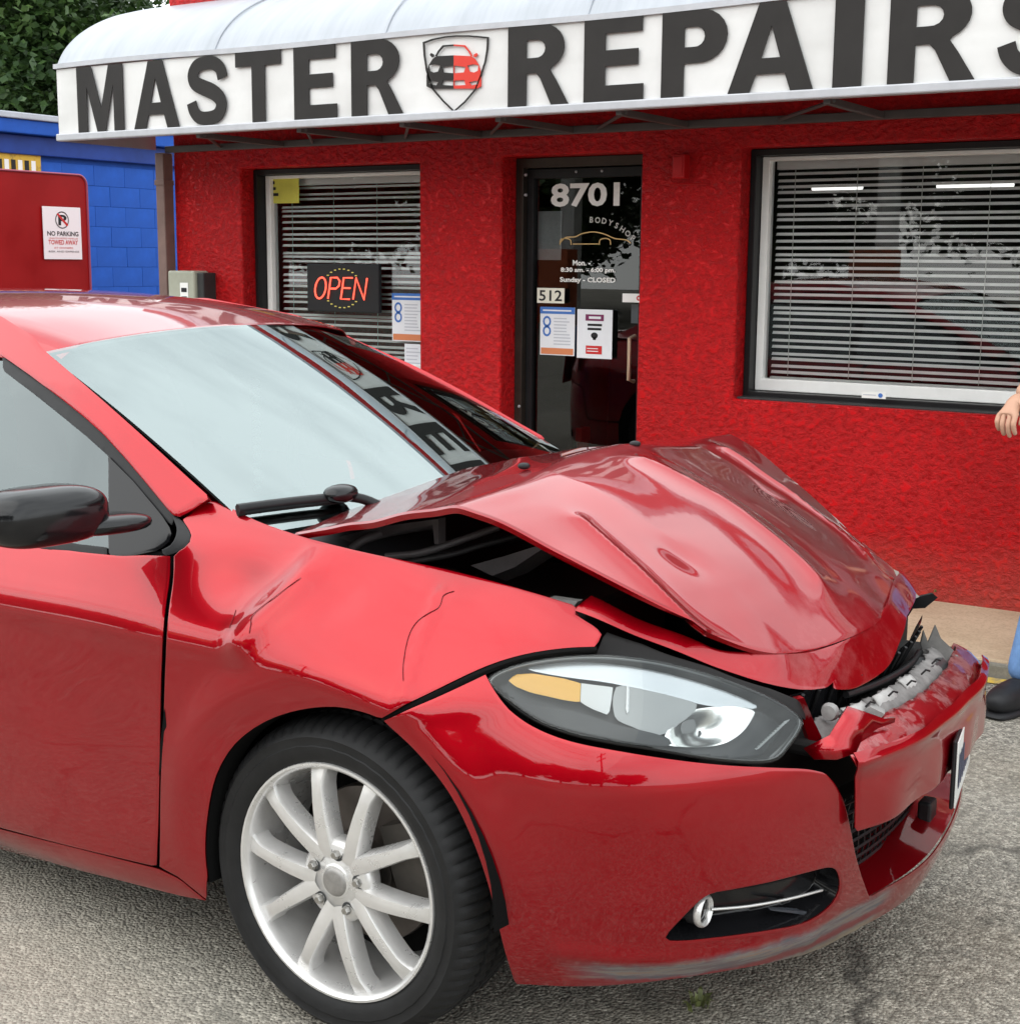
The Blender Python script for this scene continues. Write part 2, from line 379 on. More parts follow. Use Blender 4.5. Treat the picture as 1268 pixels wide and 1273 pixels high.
# side and back walls
wl.box((XL, WY+JD+.121, -.05), (XL+.2, WY+7, ZT)).box((XR-.2, WY+JD+.121, -.05), (XR, WY+7, ZT)).box((XL+.2, WY+6.8, -.05), (XR-.2, WY+7, ZT))
wo = wl.build('wall', M_STUCCO, shop); bevel(wo, .012, 3, 60)
MB().box((XL+.01, WY+.02, ZT), (XR-.01, WY+6.98, ZT+.05)).build('roof', M_ROOFGREY, shop)
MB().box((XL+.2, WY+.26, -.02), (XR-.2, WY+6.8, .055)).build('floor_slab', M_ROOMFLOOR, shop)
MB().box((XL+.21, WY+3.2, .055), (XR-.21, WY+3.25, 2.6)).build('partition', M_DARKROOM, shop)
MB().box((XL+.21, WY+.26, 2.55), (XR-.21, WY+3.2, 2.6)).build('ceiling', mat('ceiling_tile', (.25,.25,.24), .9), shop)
# foundation strip
# --- windows
def frame_ring(a, b, z0, z1, w, y0, y1):
    return MB().prism([(a,z0),(b,z0),(b,z1),(a,z1)], [[(a+w,z0+w),(b-w,z0+w),(b-w,z1-w),(a+w,z1-w)]], lambda p: (p[0], y0, p[1]), lambda p: (p[0], y1, p[1]))
def window(op, nslat, label, vin_bot):
    a, b, z0, z1 = op
    wdw = empty('window', (0,0,0), 0, shop); wdw['label'] = label
    bevel(frame_ring(a+.002, b-.002, z0+.002, z1-.002, .028, WY+.10, WY+.215).build('outer_frame', M_BLACK, wdw), .003)
    vf = MB().prism([(a+.032,z0+.032),(b-.032,z0+.032),(b-.032,z1-.032),(a+.032,z1-.032)], [[(a+.068,z0+.032+vin_bot),(b-.068,z0+.032+vin_bot),(b-.068,z1-.05),(a+.068,z1-.05)]], lambda p: (p[0], WY+.165, p[1]), lambda p: (p[0], WY+.225, p[1]))
    bevel(vf.build('vinyl_frame', M_WHITEV, wdw), .004)
    MB().add([(a+.066,WY+.198,z0+.06),(b-.066,WY+.198,z0+.06),(b-.066,WY+.198,z1-.048),(a+.066,WY+.198,z1-.048)],[(0,1,2,3)]).build('pane', M_SHOPGLASS, wdw)
    # headrail, bottom rail, slats
    bevel(MB().box((a+.07, WY+.24, z1-.085), (b-.07, WY+.275, z1-.045)).build('headrail', M_SLAT, wdw), .003)
    zb = z0+.032+vin_bot+.012
    bevel(MB().box((a+.07, WY+.245, zb-.02), (b-.07, WY+.27, zb-.006)).build('bottom_rail', M_SLAT, wdw), .003)
    hw = .0078; prof = []
    for k in range(5):
        q = -1+2*k/4; prof.append((q*hw, .0022*(1-q*q)))
    tilt = math.radians(56); V = []; F = []
    for xx in (a+.072, b-.072):
        for (q, h) in prof: V.append((xx, q*math.cos(tilt)+h*math.sin(tilt), q*math.sin(tilt)+h*math.cos(tilt)))
    for k in range(4): F.append((k, k+1, k+6, k+5))
    me = bpy.data.meshes.new('slat'); me.from_pydata(V, [], F); me.update(); me.materials.append(M_SLAT)
    zt = z1-.10
    for k in range(nslat):
        z = zb+.012+(zt-zb-.012)*k/(nslat-1)
        o = link('slat', me, None, wdw, loc=(0, WY+.258, z+rng.uniform(-.002,.002))); o.rotation_euler = (rng.uniform(-.06,.06), rng.uniform(-.0016,.0016), 0)
    nc = max(3, int((b-a)/.27))
    for k in range(nc):
        xx = a+.16+(b-a-.32)*k/(nc-1)
        MB().tube([(xx, WY+.243, zb), (xx, WY+.243, z1-.06)], .0016, 5).build('ladder_cord', M_CORD, wdw)
    return wdw
window(OPEN['w1'], 30, 'window with white blinds behind the lit open sign', .03)
w2 = window(OPEN['w2'], 31, 'wide window with white blinds beside the door', .055)
bevel(MB().box((OPEN['w2'][0]+.002, WY+.03, .862), (OPEN['w2'][1]-.002, WY+.16, .884)).build('sill', M_DKGREY, shop), .004)
# --- door
a, b, z0, z1 = OPEN['d']
dr = empty('door', (0,0,0), 0, shop)
bevel(MB().prism([(a+.002,z0),(b-.002,z0),(b-.002,z1-.002),(a+.002,z1-.002)], [[(a+.045,z0+.02),(b-.045,z0+.02),(b-.045,z1-.05),(a+.045,z1-.05)]], lambda p: (p[0], WY+.125, p[1]), lambda p: (p[0], WY+.235, p[1])).build('frame', M_BRONZE, dr), .003)
bevel(MB().prism([(a+.048,z0+.024),(b-.048,z0+.024),(b-.048,z1-.054),(a+.048,z1-.054)], [[(a+.085,z0+.20),(b-.085,z0+.20),(b-.085,z1-.10),(a+.085,z1-.10)]], lambda p: (p[0], WY+.160, p[1]), lambda p: (p[0], WY+.205, p[1])).build('leaf', M_BLACK, dr), .003)
MB().add([(a+.083,WY+.182,z0+.198),(b-.083,WY+.182,z0+.198),(b-.083,WY+.182,z1-.098),(a+.083,WY+.182,z1-.098)],[(0,1,2,3)]).build('pane', M_DOORGLASS, dr)
h0 = wall(782,418,WY+.10); h1 = wall(782,475,WY+.10)
hb = MB().tube([(h0[0], WY+.158, h0[2]),(h0[0], WY+.105, h0[2]-.01),(h0[0], WY+.105, h1[2]+.01),(h0[0], WY+.158, h1[2])], .010, 10); hb.build('pull_handle', mat('brass_handle', (.55,.42,.30), .3, .7), dr, 40)
for (px, py) in ((653,217),(653,242),(645,505)):
    c = wall(px, py, WY+.122); MB().lathe([(0,-.006),(.006,-.005),(.008,0),(.008,.006)], 10, (c[0], WY+.124, c[2])).build('screw_head', M_TRIM, dr, 40)
for (px, py) in ((716,213),(748,212)):
    c = wall(px, py, WY+.157); MB().lathe([(0,-.005),(.005,-.004),(.007,0),(.007,.005)], 10, (c[0], WY+.158, c[2])).build('screw_head', M_TRIM, dr, 40)
bevel(MB().box((a+.02, WY+.03, .061), (b-.02, WY+.24, .075)).build('threshold', M_TRIM, shop), .004)
# --- lettering on the door glass
DG = WY+.178
def dtext(name, s, px0, py0, px1, py1, bold=0.0, m=M_WHITE):
    p, q = wall(px0, py0, DG), wall(px1, py1, DG); text_fit(name, s, p[0], q[0], q[2], p[2], DG, m, dr, bold)
dtext('house_number', '8701', 685, 228, 770, 256, .030)
dtext('hours_lettering', 'Mon. -', 712, 323, 734, 330, .03)
dtext('hours_lettering', '8:30 am. - 6:00 pm.', 697, 332, 765, 340, .03)
dtext('hours_lettering', 'Sunday - CLOSED', 696, 344, 765, 353, .03)
def arc_text(s, pts, size, m, parent, y):
    # letters set one by one along a curve on the pane
    P = np.array([wall(*p, y) for p in spline(pts, 10)]); d = np.r_[0, np.cumsum(np.linalg.norm(np.diff(P, axis=0), axis=1))]
    for i, ch in enumerate(s):
        t = d[-1]*(i+.5)/len(s); c = [np.interp(t, d, P[:,k]) for k in range(3)]; c2 = [np.interp(min(t+.004, d[-1]), d, P[:,k]) for k in range(3)]; c1 = [np.interp(max(t-.004,0), d, P[:,k]) for k in range(3)]
        a = math.atan2(c2[2]-c1[2], c2[0]-c1[0]); me = text_mesh(ch, size, .02, 0, 'CENTER')
        for v in me.vertices:
            q = v.co; v.co = (c[0]+q.x*math.cos(a)-q.y*math.sin(a), y, c[2]+q.x*math.sin(a)+q.y*math.cos(a))
        me.materials.clear(); link('letter', me, m, parent)
arc_text('BODYSHOP', [(731,276),(752,278),(770,286),(788,301)], .038, mat('silver_print', (.5,.5,.48), .4), dr, DG)
def stroke(pts, w, y, m, parent, name, plane=wall, n=6):
    P = [plane(*p, y) for p in spline(pts, n)]; poly = thick_path([(p[0], p[2]) for p in P], w)
    return MB().prism(poly, [], lambda q: (q[0], y, q[1])).build(name, m, parent)
stroke([(697,301),(703,295),(715,294),(724,290),(738,288),(752,291),(764,296),(778,298),(784,302)], .005, DG, mat('gold_print', (.62,.42,.18), .4), dr, 'car_line_drawing')
for cx in (703, 752):
    stroke([(cx-7,304),(cx-6,298),(cx,296),(cx+6,298),(cx+7,304)], .005, DG, MATS['gold_print'], dr, 'car_line_drawing')
stroke([(712,303),(744,303)], .004, DG, MATS['gold_print'], dr, 'car_line_drawing')
# number plate 512
def plaque(name, px0, py0, px1, py1, y, m, label, cat, th=.003, group=None):
    p, q = wall(px0, py0, y), wall(px1, py1, y); o = empty(name, (p[0], y, q[2])); tag(o, label, cat, group)
    X, Z = q[0]-p[0], p[2]-q[2]
    MB().box((0, -th/2, 0), (X, th/2, Z)).build('sheet', m, o)
    return o, X, Z, -th/2-.0015
def lines(parent, x0, x1, z0, z1, n, y, m, h=.35, jit=.3):
    for k in range(n):
        z = z1-(z1-z0)*(k+.5)/n; hh = (z1-z0)/n*h; xe = x1-(x1-x0)*rng.random()*jit
        MB().add([(x0,y,z-hh/2),(xe,y,z-hh/2),(xe,y,z+hh/2),(x0,y,z+hh/2)], [(0,1,2,3)]).build('text_line', m, parent)
o, X, Z, y = plaque('number_plate', 668,357.5, 701.5,377, WY+.155, mat('cream_plastic', (.74,.72,.62), .5), 'small cream plaque reading 512 on the shop door', 'number plate')
text_fit('digits', '512', X*.08, X*.92, Z*.14, Z*.86, y, M_INK, o, .015)
M_NGREY = mat('pale_grey_ink', (.50,.52,.58), .6)
def health_notice(px0, py0, px1, py1, y, label):
    o, X, Z, y = plaque('printed_notice', px0, py0, px1, py1, y, M_PAPER, label, 'notice', .002)
    MB().add([(0,y,Z*.86),(X,y,Z*.86),(X,y,Z),(0,y,Z)], [(0,1,2,3)]).build('header_band', M_BLUEINK, o)
    MB().add([(X*.03,y,Z*.02),(X*.97,y,Z*.02),(X*.97,y,Z*.15),(X*.03,y,Z*.15)], [(0,1,2,3)]).build('footer_band', M_ORINK, o)
    lines(o, X*.08, X*.9, Z*.88, Z*.98, 1, y-.001, M_PAPER, .3, 0)
    for zc in (.70, .50):
        c = (X*.2, Z*zc); r = min(X,Z)*.12
        MB().prism([(c[0]+r*math.cos(t*.5236), c[1]+r*1.15*math.sin(t*.5236)) for t in range(12)], [[(c[0]+r*.6*math.cos(t*.5236), c[1]+r*.7*math.sin(t*.5236)) for t in range(12)]], lambda q: (q[0], y, q[1])).build('pictogram', M_BLUEINK, o)
    lines(o, X*.40, X*.92, Z*.20, Z*.80, 9, y, M_NGREY, .35)
    return o
health_notice(672, 381, 714, 442.5, WY+.155, 'blue and orange printed notice on the shop door glass')
o, X, Z, y = plaque('printed_notice', 718,384, 760.5,446.5, WY+.1545, M_PAPER, 'white notice with a black head symbol and red band on the door', 'notice', .002)
MB().add([(X*.24,y,Z*.77),(X*.76,y,Z*.77),(X*.76,y,Z*.90),(X*.24,y,Z*.90)], [(0,1,2,3)]).build('maroon_band', M_PURPINK, o)
MB().add([(X*.34,y-.001,Z*.81),(X*.68,y-.001,Z*.81),(X*.68,y-.001,Z*.86),(X*.34,y-.001,Z*.86)], [(0,1,2,3)]).build('band_text', M_PAPER, o)
lines(o, X*.30, X*.72, Z*.56, Z*.73, 2, y, M_INK, .55, .1)
MB().prism([(X*(.5+.10*math.cos(t*.5236)), Z*(.47+.065*math.sin(t*.5236))) for t in range(12)]+[(X*.52,Z*.40),(X*.46,Z*.37),(X*.47,Z*.42)][:0], [], lambda q: (q[0], y, q[1])).build('head_symbol', M_INK, o)
MB().add([(X*.46,y,Z*.38),(X*.54,y,Z*.38),(X*.56,y,Z*.44),(X*.46,y,Z*.44)], [(0,1,2,3)]).build('neck_symbol', M_INK, o)
MB().add([(X*.26,y,Z*.09),(X*.72,y,Z*.09),(X*.72,y,Z*.26),(X*.26,y,Z*.26)], [(0,1,2,3)]).build('red_band', M_REDINK, o)
lines(o, X*.30, X*.68, Z*.12, Z*.23, 2, y-.001, M_PAPER, .3, .2)
o, X, Z, y = plaque('sticker', 774,364.5, 800,376, WY+.155, M_WHITE, 'small white sticker above the door handle', 'sticker', .002)
MB().prism([(X*.78+Z*.3*math.cos(t*.5236), Z*.5+Z*.3*math.sin(t*.5236)) for t in range(12)], [[(X*.78+Z*.15*math.cos(t*.5236), Z*.5+Z*.15*math.sin(t*.5236)) for t in range(12)]], lambda q: (q[0], y, q[1])).build('red_mark', M_REDINK, o)
o, X, Z, y = plaque('paper_sheet', 661,262.5, 697.5,323, WY+.215, mat('faded_paper', (.50,.51,.52), .7, var=.1), 'blank grey sheet taped inside the door glass', 'paper', .002)
o, X, Z, y = plaque('paper_sheet', 785,378, 800,402, WY+.212, M_NGREY, 'grey card inside the door below the white sticker', 'paper', .002)
health_notice(487.5, 364, 527, 425, WY+.190, 'blue and orange printed notice in the left window corner')
o, X, Z, y = plaque('printed_notice', 503,427, 527,462, WY+.190, M_PAPER, 'white printed slip under the notice in the left window', 'notice', .002)
lines(o, X*.1, X*.9, Z*.1, Z*.9, 6, y, M_NGREY, .3)
o, X, Z, y = plaque('printed_notice', 334,216, 372,252, WY+.192, M_YELLOW, 'yellow sheet with black marks in the upper corner of the window', 'notice', .002)
lines(o, X*.05, X*.35, Z*.2, Z*.8, 3, y, M_INK, .5, .5)
o, X, Z, y = plaque('sticker', 1071.5,486, 1101,496, WY+.027, M_WHITE, 'white label with blue tick on the window sill', 'sticker', .002)
MB().prism([(X*.78+Z*.35*math.cos(t*.5236), Z*.5+Z*.35*math.sin(t*.5236)) for t in range(12)], [], lambda q: (q[0], y, q[1])).build('blue_dot', M_BLUEINK, o)
lines(o, X*.06, X*.6, Z*.35, Z*.65, 1, y, M_NGREY, .4, 0)
# blue and red things glimpsed through the door
o = empty('spray_gun_poster', (0,0,0))
bpy.data.objects.remove(o)
st = empty('stool_post', (wall(725,520,WY+.9)[0], WY+.9, .055)); tag(st, 'red metal post standing inside behind the door glass', 'post')
MB().lathe([(0,0),(.14,0),(.14,.012),(.035,.02),(.030,.03),(.030,.40),(.036,.41),(.036,.44),(0,.44)], 20, (0,0,0), 'z').build('column', mat('red_post', (.5,.01,.01), .4), st, 40)
bevel(MB().box((-.02,-.05,.44),(.02,.05,.52)).build('bracket', MATS['red_post'], st), .004)
bl = empty('shop_vacuum', (wall(735,380,WY+1.2)[0], WY+1.2, .055)); tag(bl, 'blue capped shop canister inside behind the door notices', 'canister')
MB().lathe([(0,0),(.10,0),(.11,.02),(.11,.9),(0,.9)], 20, (0,0,0), 'z').build('drum', M_DKGREY, bl, 40)
MB().lathe([(0,.9),(.12,.9),(.13,.94),(.10,1.05),(.05,1.12),(0,1.13)], 20, (0,0,0), 'z').build('lid', mat('blue_plastic', (.02,.10,.35), .4), bl, 40)
# OPEN sign
so = wall(386,327,WY+.17); s1 = wall(476,389,WY+.17)
osn = empty('open_sign', (so[0], WY+.165, s1[2])); tag(osn, 'black panel with glowing red OPEN letters hung in the window', 'sign')
X, Z = s1[0]-so[0], so[2]-s1[2]
bevel(MB().box((0,-.028,0),(X,.0,Z)).build('panel', mat('sign_panel', (.018,.018,.020), .35), osn), .006)
M_NEON = mat('neon_red', (.8,.08,.05), .5, emit=(1,.10,.06), estr=2.2)
M_LED = mat('led_yellow', (.55,.5,.12), .5, emit=(.8,.75,.2), estr=.25)
def neon(paths):
    b = MB()
    for p in paths: b.tube([(X*q[0], -.034, Z*q[1]) for q in p], .0052, 6)
    return b
sh = lambda x, z: (x+.10*(z-.5), z)
def nl(x0, w, segs): return [[sh(x0+w*a, .27+.44*b_) for a, b_ in s] for s in segs]
oo = [(.5+.5*math.cos(t*math.pi/10), .5+.5*math.sin(t*math.pi/10)) for t in range(21)]
for nm, x0, w, segs in (('letter_o',.13,.15,[oo]),('letter_p',.33,.13,[[(0,0),(0,1),(.7,1),(1,.85),(1,.62),(.7,.48),(0,.48)]]),('letter_e',.51,.12,[[(1,0),(0,0),(0,1),(1,1)],[(0,.52),(.9,.52)]]),('letter_n',.68,.15,[[(0,0),(0,1),(1,0),(1,1)]])):
    neon(nl(x0, w, segs)).build(nm, M_NEON, osn, 60)
for k in range(26):
    t = 2*math.pi*k/26
    if abs(math.sin(t)) > .5: MB().tube([(X*(.50+.26*math.cos(t)-.012), -.031, Z*(.49+.40*math.sin(t))), (X*(.50+.26*math.cos(t)+.012), -.031, Z*(.49+.40*math.sin(t)))], .003, 5).build('led', M_LED, osn)
# wall things
c0, c1 = wall(843,192,WY-.0), wall(866,222,WY-.0)
al = empty('alarm_box', (c0[0], WY, c1[2])); tag(al, 'small red painted alarm box on the wall right of the door', 'alarm box')
X, Z = .062, c0[2]-c1[2]; bevel(MB().box((0,-.06,0),(X,0,Z)).build('housing', M_REDBOX, al), .006); bevel(MB().box((.008,-.066,.012),(X-.008,-.06,Z-.012)).build('cover', M_REDBOX, al), .002)
MB().tube([(-.02,-.006,-.02),(.06,-.006,-.022),(.16,-.006,-.024)], .004, 6).build('conduit', M_REDBOX, al)
cx = -6.245
dp = empty('downpipe', (cx, WY-.03, 0)); tag(dp, 'brown square downpipe at the corner of the red shop', 'downpipe')
bevel(MB().box((-.045,-.04,.02),(.022,.035,2.08)).build('pipe', M_POST, dp), .006)
for z in (.5, 1.25, 1.9): bevel(MB().box((-.05,-.045,z),(.027,.036,z+.03)).build('strap', M_POST, dp), .003)
e0, e1 = wall(208,336,WY-.12), wall(251,390,WY-.12)
eb = empty('meter_box', (e0[0], WY, e1[2])); tag(eb, 'grey green keypad box at the shop corner', 'meter box')
X, Z = e1[0]-e0[0], e0[2]-e1[2]
bevel(MB().box((0,-.12,-.12),(X*.80,0,Z)).build('cover', M_METERGREY, eb), .012, 3)
bevel(MB().box((X*.80+.002,-.10,-.12),(X,0,Z-.01)).build('side_housing', M_DKGREY, eb), .006)
MB().add([(X*.38,-.1225,Z*.02-.02),(X*.62,-.1225,Z*.02-.02),(X*.62,-.1225,Z*.72),(X*.38,-.1225,Z*.72)], [(0,1,2,3)]).build('label_plate', M_WHITE, eb)
for k in range(3): MB().box((X*.42,-.1245,Z*(.1+.2*k)),(X*.58,-.1235,Z*(.2+.2*k))).build('mark', M_INK, eb)
# ceiling tubes inside
for i, (px0, px1, py) in enumerate(((1010,1072,233),(1165,1260,231))):
    p, q = wall(px0, py, WY+1.9), wall(px1, py, WY+1.9)
    tb = MB().tube([(p[0], WY+1.9, p[2]), (q[0], WY+1.9, p[2])], .016, 8).build('ceiling_tube', mat('lit_tube_%d' % i, (.9,.9,.9), .5, emit=(1,1,.95), estr=1.6), None, 60)
    tag(tb, 'lit fluorescent tube inside behind the wide window blinds', 'lamp', 'lit tubes inside the shop')
# ------------------------------------------------------------------ awning with the sign
FY, Z0A, Z1A = 5.40, 2.102, 2.487
XA, XB = -6.345, 3.7
aw = empty('awning', (0,0,0)); tag(aw, 'white barrel awning with black shop name lettering over the shop front', 'awning')
prof = [(FY, Z1A), (5.455, 2.575), (5.545, 2.66), (5.665, 2.735), (5.81, 2.80), (5.97, 2.85), (WY-.003, 2.885)]
prof = spline(prof, 4)
nx = 60; V = []; F = []
for i in range(nx+1):
    xx = XA+(XB-XA)*i/nx; ph = (i % 6)/6.0
    for (y, z) in prof: V.append((xx, y, z-.012*math.sin(math.pi*ph)*math.sin(math.pi*(z-Z1A)/.4)))
m_ = len(prof)
for i in range(nx):
    for j in range(m_-1): F.append((i*m_+j, (i+1)*m_+j, (i+1)*m_+j+1, i*m_+j+1))
mesh('barrel_top', V, F, M_VINYL, aw, 60)
for k in range(9):
    xx = -5.2+1.05*k; MB().tube([(xx, y-.001, z+.002) for y, z in prof], .004, 5).build('seam', M_VINYL, aw, 60)
for xe in (XA, XB):
    MB().prism([(FY,Z0A)]+prof+[(WY-.003,Z0A)], [], lambda p: (xe+(.002 if xe > 0 else -.002), p[0], p[1])).build('end_panel', M_VINYL, aw)
nx = 120; V = []; F = []
for i in range(nx+1):
    xx = XA+(XB-XA)*i/nx
    for j in range(7):
        z = Z0A+.035+(Z1A-Z0A-.05)*j/6; V.append((xx, FY+.003*math.sin(i*.53)*math.sin(math.pi*j/6), z))
for i in range(nx):
    for j in range(6): F.append((i*7+j, (i+1)*7+j, (i+1)*7+j+1, i*7+j+1))
mesh('sign_panel', V, F, M_SIGN, aw, 60)
bevel(MB().box((XA-.01, FY-.016, Z0A), (XB+.01, FY+.03, Z0A+.037)).build('lower_trim', M_TRIM, aw), .006)
V = []; F = []
nx = 80
for i in range(nx+1):
    xx = XA-.01+(XB-XA+.02)*i/nx; dz = .004*math.sin(i*.4)+.004*math.sin(i*.17+1)
    V += [(xx, FY-.014, Z1A-.016+dz), (xx, FY-.014, Z1A+.008+dz), (xx, FY+.014, Z1A+.012+dz), (xx, FY+.014, Z1A-.016+dz)]
for i in range(nx):
    for j in range(4): F.append((4*i+j, 4*i+4+j, 4*i+4+(j+1) % 4, 4*i+(j+1) % 4))
mesh('upper_trim', V, F, M_TRIM, aw, 40)
bevel(MB().box((XA+.1, WY-.036, 2.082), (XB, WY-.004, 2.118)).build('wall_rail', M_FRAME, aw), .004)
px_struts = [180, 370, 549, 704, 884, 1161, 1400]
for px in px_struts:
    xx = at(px, 160, 2, 2.10)[0] if px < 1268 else -.2
    bevel(MB().box((xx-.014, FY+.032, 2.085), (xx+.014, WY-.038, 2.113)).build('strut', M_FRAME, aw), .003)
    MB().tube([(xx+.02, FY+.06, 2.10), (xx-.45, WY-.04, 2.10)], .008, 6).build('diagonal_brace', M_FRAME, aw)
    bevel(MB().box((xx-.014, FY+.032, 2.115), (xx+.014, FY+.06, Z1A-.02)).build('upright', M_FRAME, aw), .003)
for xx in (XA+.03, -4.6, -2.9, -1.2, .6, 2.4):
    MB().tube([(xx, y+.02, z-.03) for y, z in prof[::4]], .011, 6).build('hoop', M_FRAME, aw)
# letters
LY = FY-.0125
def arc(cx, cy, rx, ry, a0, a1, n=10): return [(cx+rx*math.cos(math.radians(a0+(a1-a0)*i/n)), cy+ry*math.sin(math.radians(a0+(a1-a0)*i/n))) for i in range(n+1)]
G = {
 'M': ([(0,0),(0,1),(.32,1),(.52,.36),(.70,1),(1,1),(1,0),(.79,0),(.79,.70),(.60,0),(.42,0),(.21,.70),(.21,0)], []),
 'A': ([(0,0),(.35,1),(.66,1),(1,0),(.74,0),(.67,.2),(.33,.2),(.26,0)], [[(.39,.38),(.61,.38),(.50,.74)]]),
 'T': ([(.36,0),(.36,.79),(0,.79),(0,1),(1,1),(1,.79),(.65,.79),(.65,0)], []),
 'E': ([(0,0),(0,1),(.97,1),(.97,.81),(.36,.81),(.36,.61),(.91,.61),(.91,.42),(.36,.42),(.36,.19),(1,.19),(1,0)], []),
 'I': ([(0,0),(0,1),(1,1),(1,0)], []),
 'P': ([(0,0),(0,1),(.55,1)]+arc(.58,.69,.42,.31,80,-80)+[(.50,.38),(.35,.38),(.35,0)], [[(.35,.80),(.35,.57),(.50,.57)]+arc(.52,.685,.14,.115,-75,75,6)+[(.50,.80)]]),
 'R': ([(0,0),(0,1),(.54,1)]+arc(.55,.715,.38,.285,80,-62)+[(.70,.43),(.80,.30),(1,0),(.72,0),(.54,.33),(.47,.40),(.31,.40),(.31,0)], [[(.31,.81),(.31,.59),(.46,.59)]+arc(.48,.70,.14,.11,-75,75,6)+[(.46,.81)]]),
}
def put_letter(ch, x0, x1, z0, z1, m=M_LETTER):
    W, H = x1-x0, z1-z0
    if ch == 'S':
        c = [(.90,.66),(.84,.80),(.68,.885),(.48,.895),(.28,.86),(.17,.74),(.22,.62),(.42,.545),(.66,.47),(.82,.37),(.85,.25),(.74,.135),(.52,.10),(.30,.12),(.17,.22),(.12,.34)]
        c = [(x0+W*q[0], z0+H*q[1]) for q in spline(c, 6)]
        w = .205*H*np.interp(np.linspace(0,1,len(c)), [0,.25,.5,.75,1], [.95,.95,1.12,.95,.95]); poly, holes = thick_path(c, w), []
    else:
        poly, holes = G[ch]; poly = [(x0+W*p[0], z0+H*p[1]) for p in poly]; holes = [[(x0+W*p[0], z0+H*p[1]) for p in h] for h in holes]
    return MB().prism(poly, holes, lambda p: (p[0], LY, p[1]), lambda p: (p[0], LY+.004, p[1])).build('letter', m, aw)
fx = lambda px: at(px, 150-.0655*(px-70)*.95+10, 1, FY)[0]
row = [('M',99.7,156.5),('A',169,225),('S',235,285),('T',296,352),('E',368,421),('R',439,503),('R',633,708),('E',727,801),('P',823,904),('A',906,1012),('I',1036,1072),('R',1104,1213)]
for ch, a, b in row: put_letter(ch, fx(a), fx(b), 2.139+.0, 2.470)
put_letter('S', fx(1237), fx(1237)+.30, 2.139, 2.470)
# shield emblem
def ez(zx, zy): p = at(320+zx/3.9625, zy/3.9625, 1, FY); return (p[0], p[2])
M_LRED = mat('letter_red', (.62,.05,.035), .45)
def epoly(name, pts, m, holes=(), dy=0.0, sm=False):
    P = [ez(*p) for p in pts]
    if sm: P = spline(P, 5, True)
    return MB().prism(P, [[ez(*p) for p in h] for h in holes], lambda p: (p[0], LY-dy, p[1]), lambda p: (p[0], LY+.004, p[1])).build(name, m, emb)
emb = empty('shield_emblem', (0,0,0), 0, aw)
sh_o = [(822,207),(870,190),(930,178),(985,173),(1050,173),(1110,178),(1147,182),(1144,240),(1134,300),(1112,370),(1085,440),(1030,505),(975,553),(920,500),(868,440),(838,350),(826,270)]
cxm = (985, 340); sh_i = [(cxm[0]+(p[0]-cxm[0])*.945, cxm[1]+(p[1]-cxm[1])*.955) for p in sh_o]
epoly('shield_outline', sh_o, M_LETTER, [sh_i])
for side, m in ((-1, M_LETTER), (1, M_LRED)):
    mx = lambda x: 975+side*abs(x)
    k = 1.0
    body = [(975,272)]+[(975+side*d, y) for d, y in ((85,276),(104,290),(122,318),(130,345),(134,372),(134,425),(112,436),(0,436))]
    headl = [(975+side*d, y) for d, y in ((66,322),(96,316),(122,322),(118,348),(100,357),(78,352))]
    grl = [(975+side*d, y) for d, y in ((3,322),(58,330),(50,356),(3,360))]
    low = [(975+side*d, y) for d, y in ((3,396),(52,394),(58,418),(3,421))]
    fogh = [(975+side*d, y) for d, y in ((76,404),(114,396),(124,412),(86,420))]
    for nm, lst in (('car_half', body),): epoly(nm, lst, m, [headl, grl, low, fogh])
    roof = [(975, 218), (975+side*55, 222), (975+side*78, 250), (975+side*92, 276), (975+side*84, 276), (975+side*70, 252), (975+side*50, 230), (975, 226)]
    epoly('car_roofline', roof, m)
    mir = [(975+side*d, y) for d, y in ((98,268),(112,260),(118,270),(108,282),(98,278))]; epoly('car_mirror', mir, m)
# ------------------------------------------------------------------ blue block building beyond the corner
BX = -11.5
bb = empty('block_building', (0,0,0)); tag(bb, 'blue painted concrete block building with dark blue fascia behind the red shop', 'building')
ztop = at(205,205,0,BX)[2]; fz0 = ztop; fz1 = at(140,172,0,BX)[2]+.02
MB().box((BX-6, 4.0, -.05), (BX-.012, 18.0, fz0)).build('core_wall', M_BLUEDK, bb)
CH, BL = .2, .4
me = MB().box((-.03, .001, .001), (0, BL-.001, CH-.001)); bm_ = me.build('block', M_BLUEWALL, bb); bevel(bm_, .006, 2); bmesh_block = bm_.data; bpy.data.objects.remove(bm_)
nc = int(fz0/CH)
for r_ in range(nc+1):
    z = r_*CH
    if z+CH > fz0+.02: continue
    yy = 5.6-(BL/2 if r_ % 2 else 0)
    while yy < 14.2:
        o = link('block', bmesh_block, None, bb, loc=(BX+rng.uniform(-.0015,.0015), yy, z)); bevel(o, .002, 1); yy += BL
bevel(MB().box((BX-6.2, 3.8, fz0-.01), (BX+.06, 18.2, fz0+.17)).build('fascia_lower', M_BLUEFASC, bb), .01)
bevel(MB().box((BX-6.3, 3.7, fz0+.172), (BX+.16, 18.3, fz0+.30)).build('fascia_upper', M_BLUEWALL, bb), .01)
bevel(MB().box((BX-6.35, 3.65, fz0+.302), (BX+.19, 18.35, fz0+.36)).build('roof_edge', M_ROOFGREY, bb), .01)
ys0, ys1 = at(-20,205,0,BX+.02), at(50,205,0,BX+.02)
ysn = empty('wall_sign', (BX+.012, ys0[1], at(40,216,0,BX)[2]-.12)); tag(ysn, 'yellow board with dark and white marks fixed on the blue wall', 'sign')
X = ys1[1]-ys0[1]
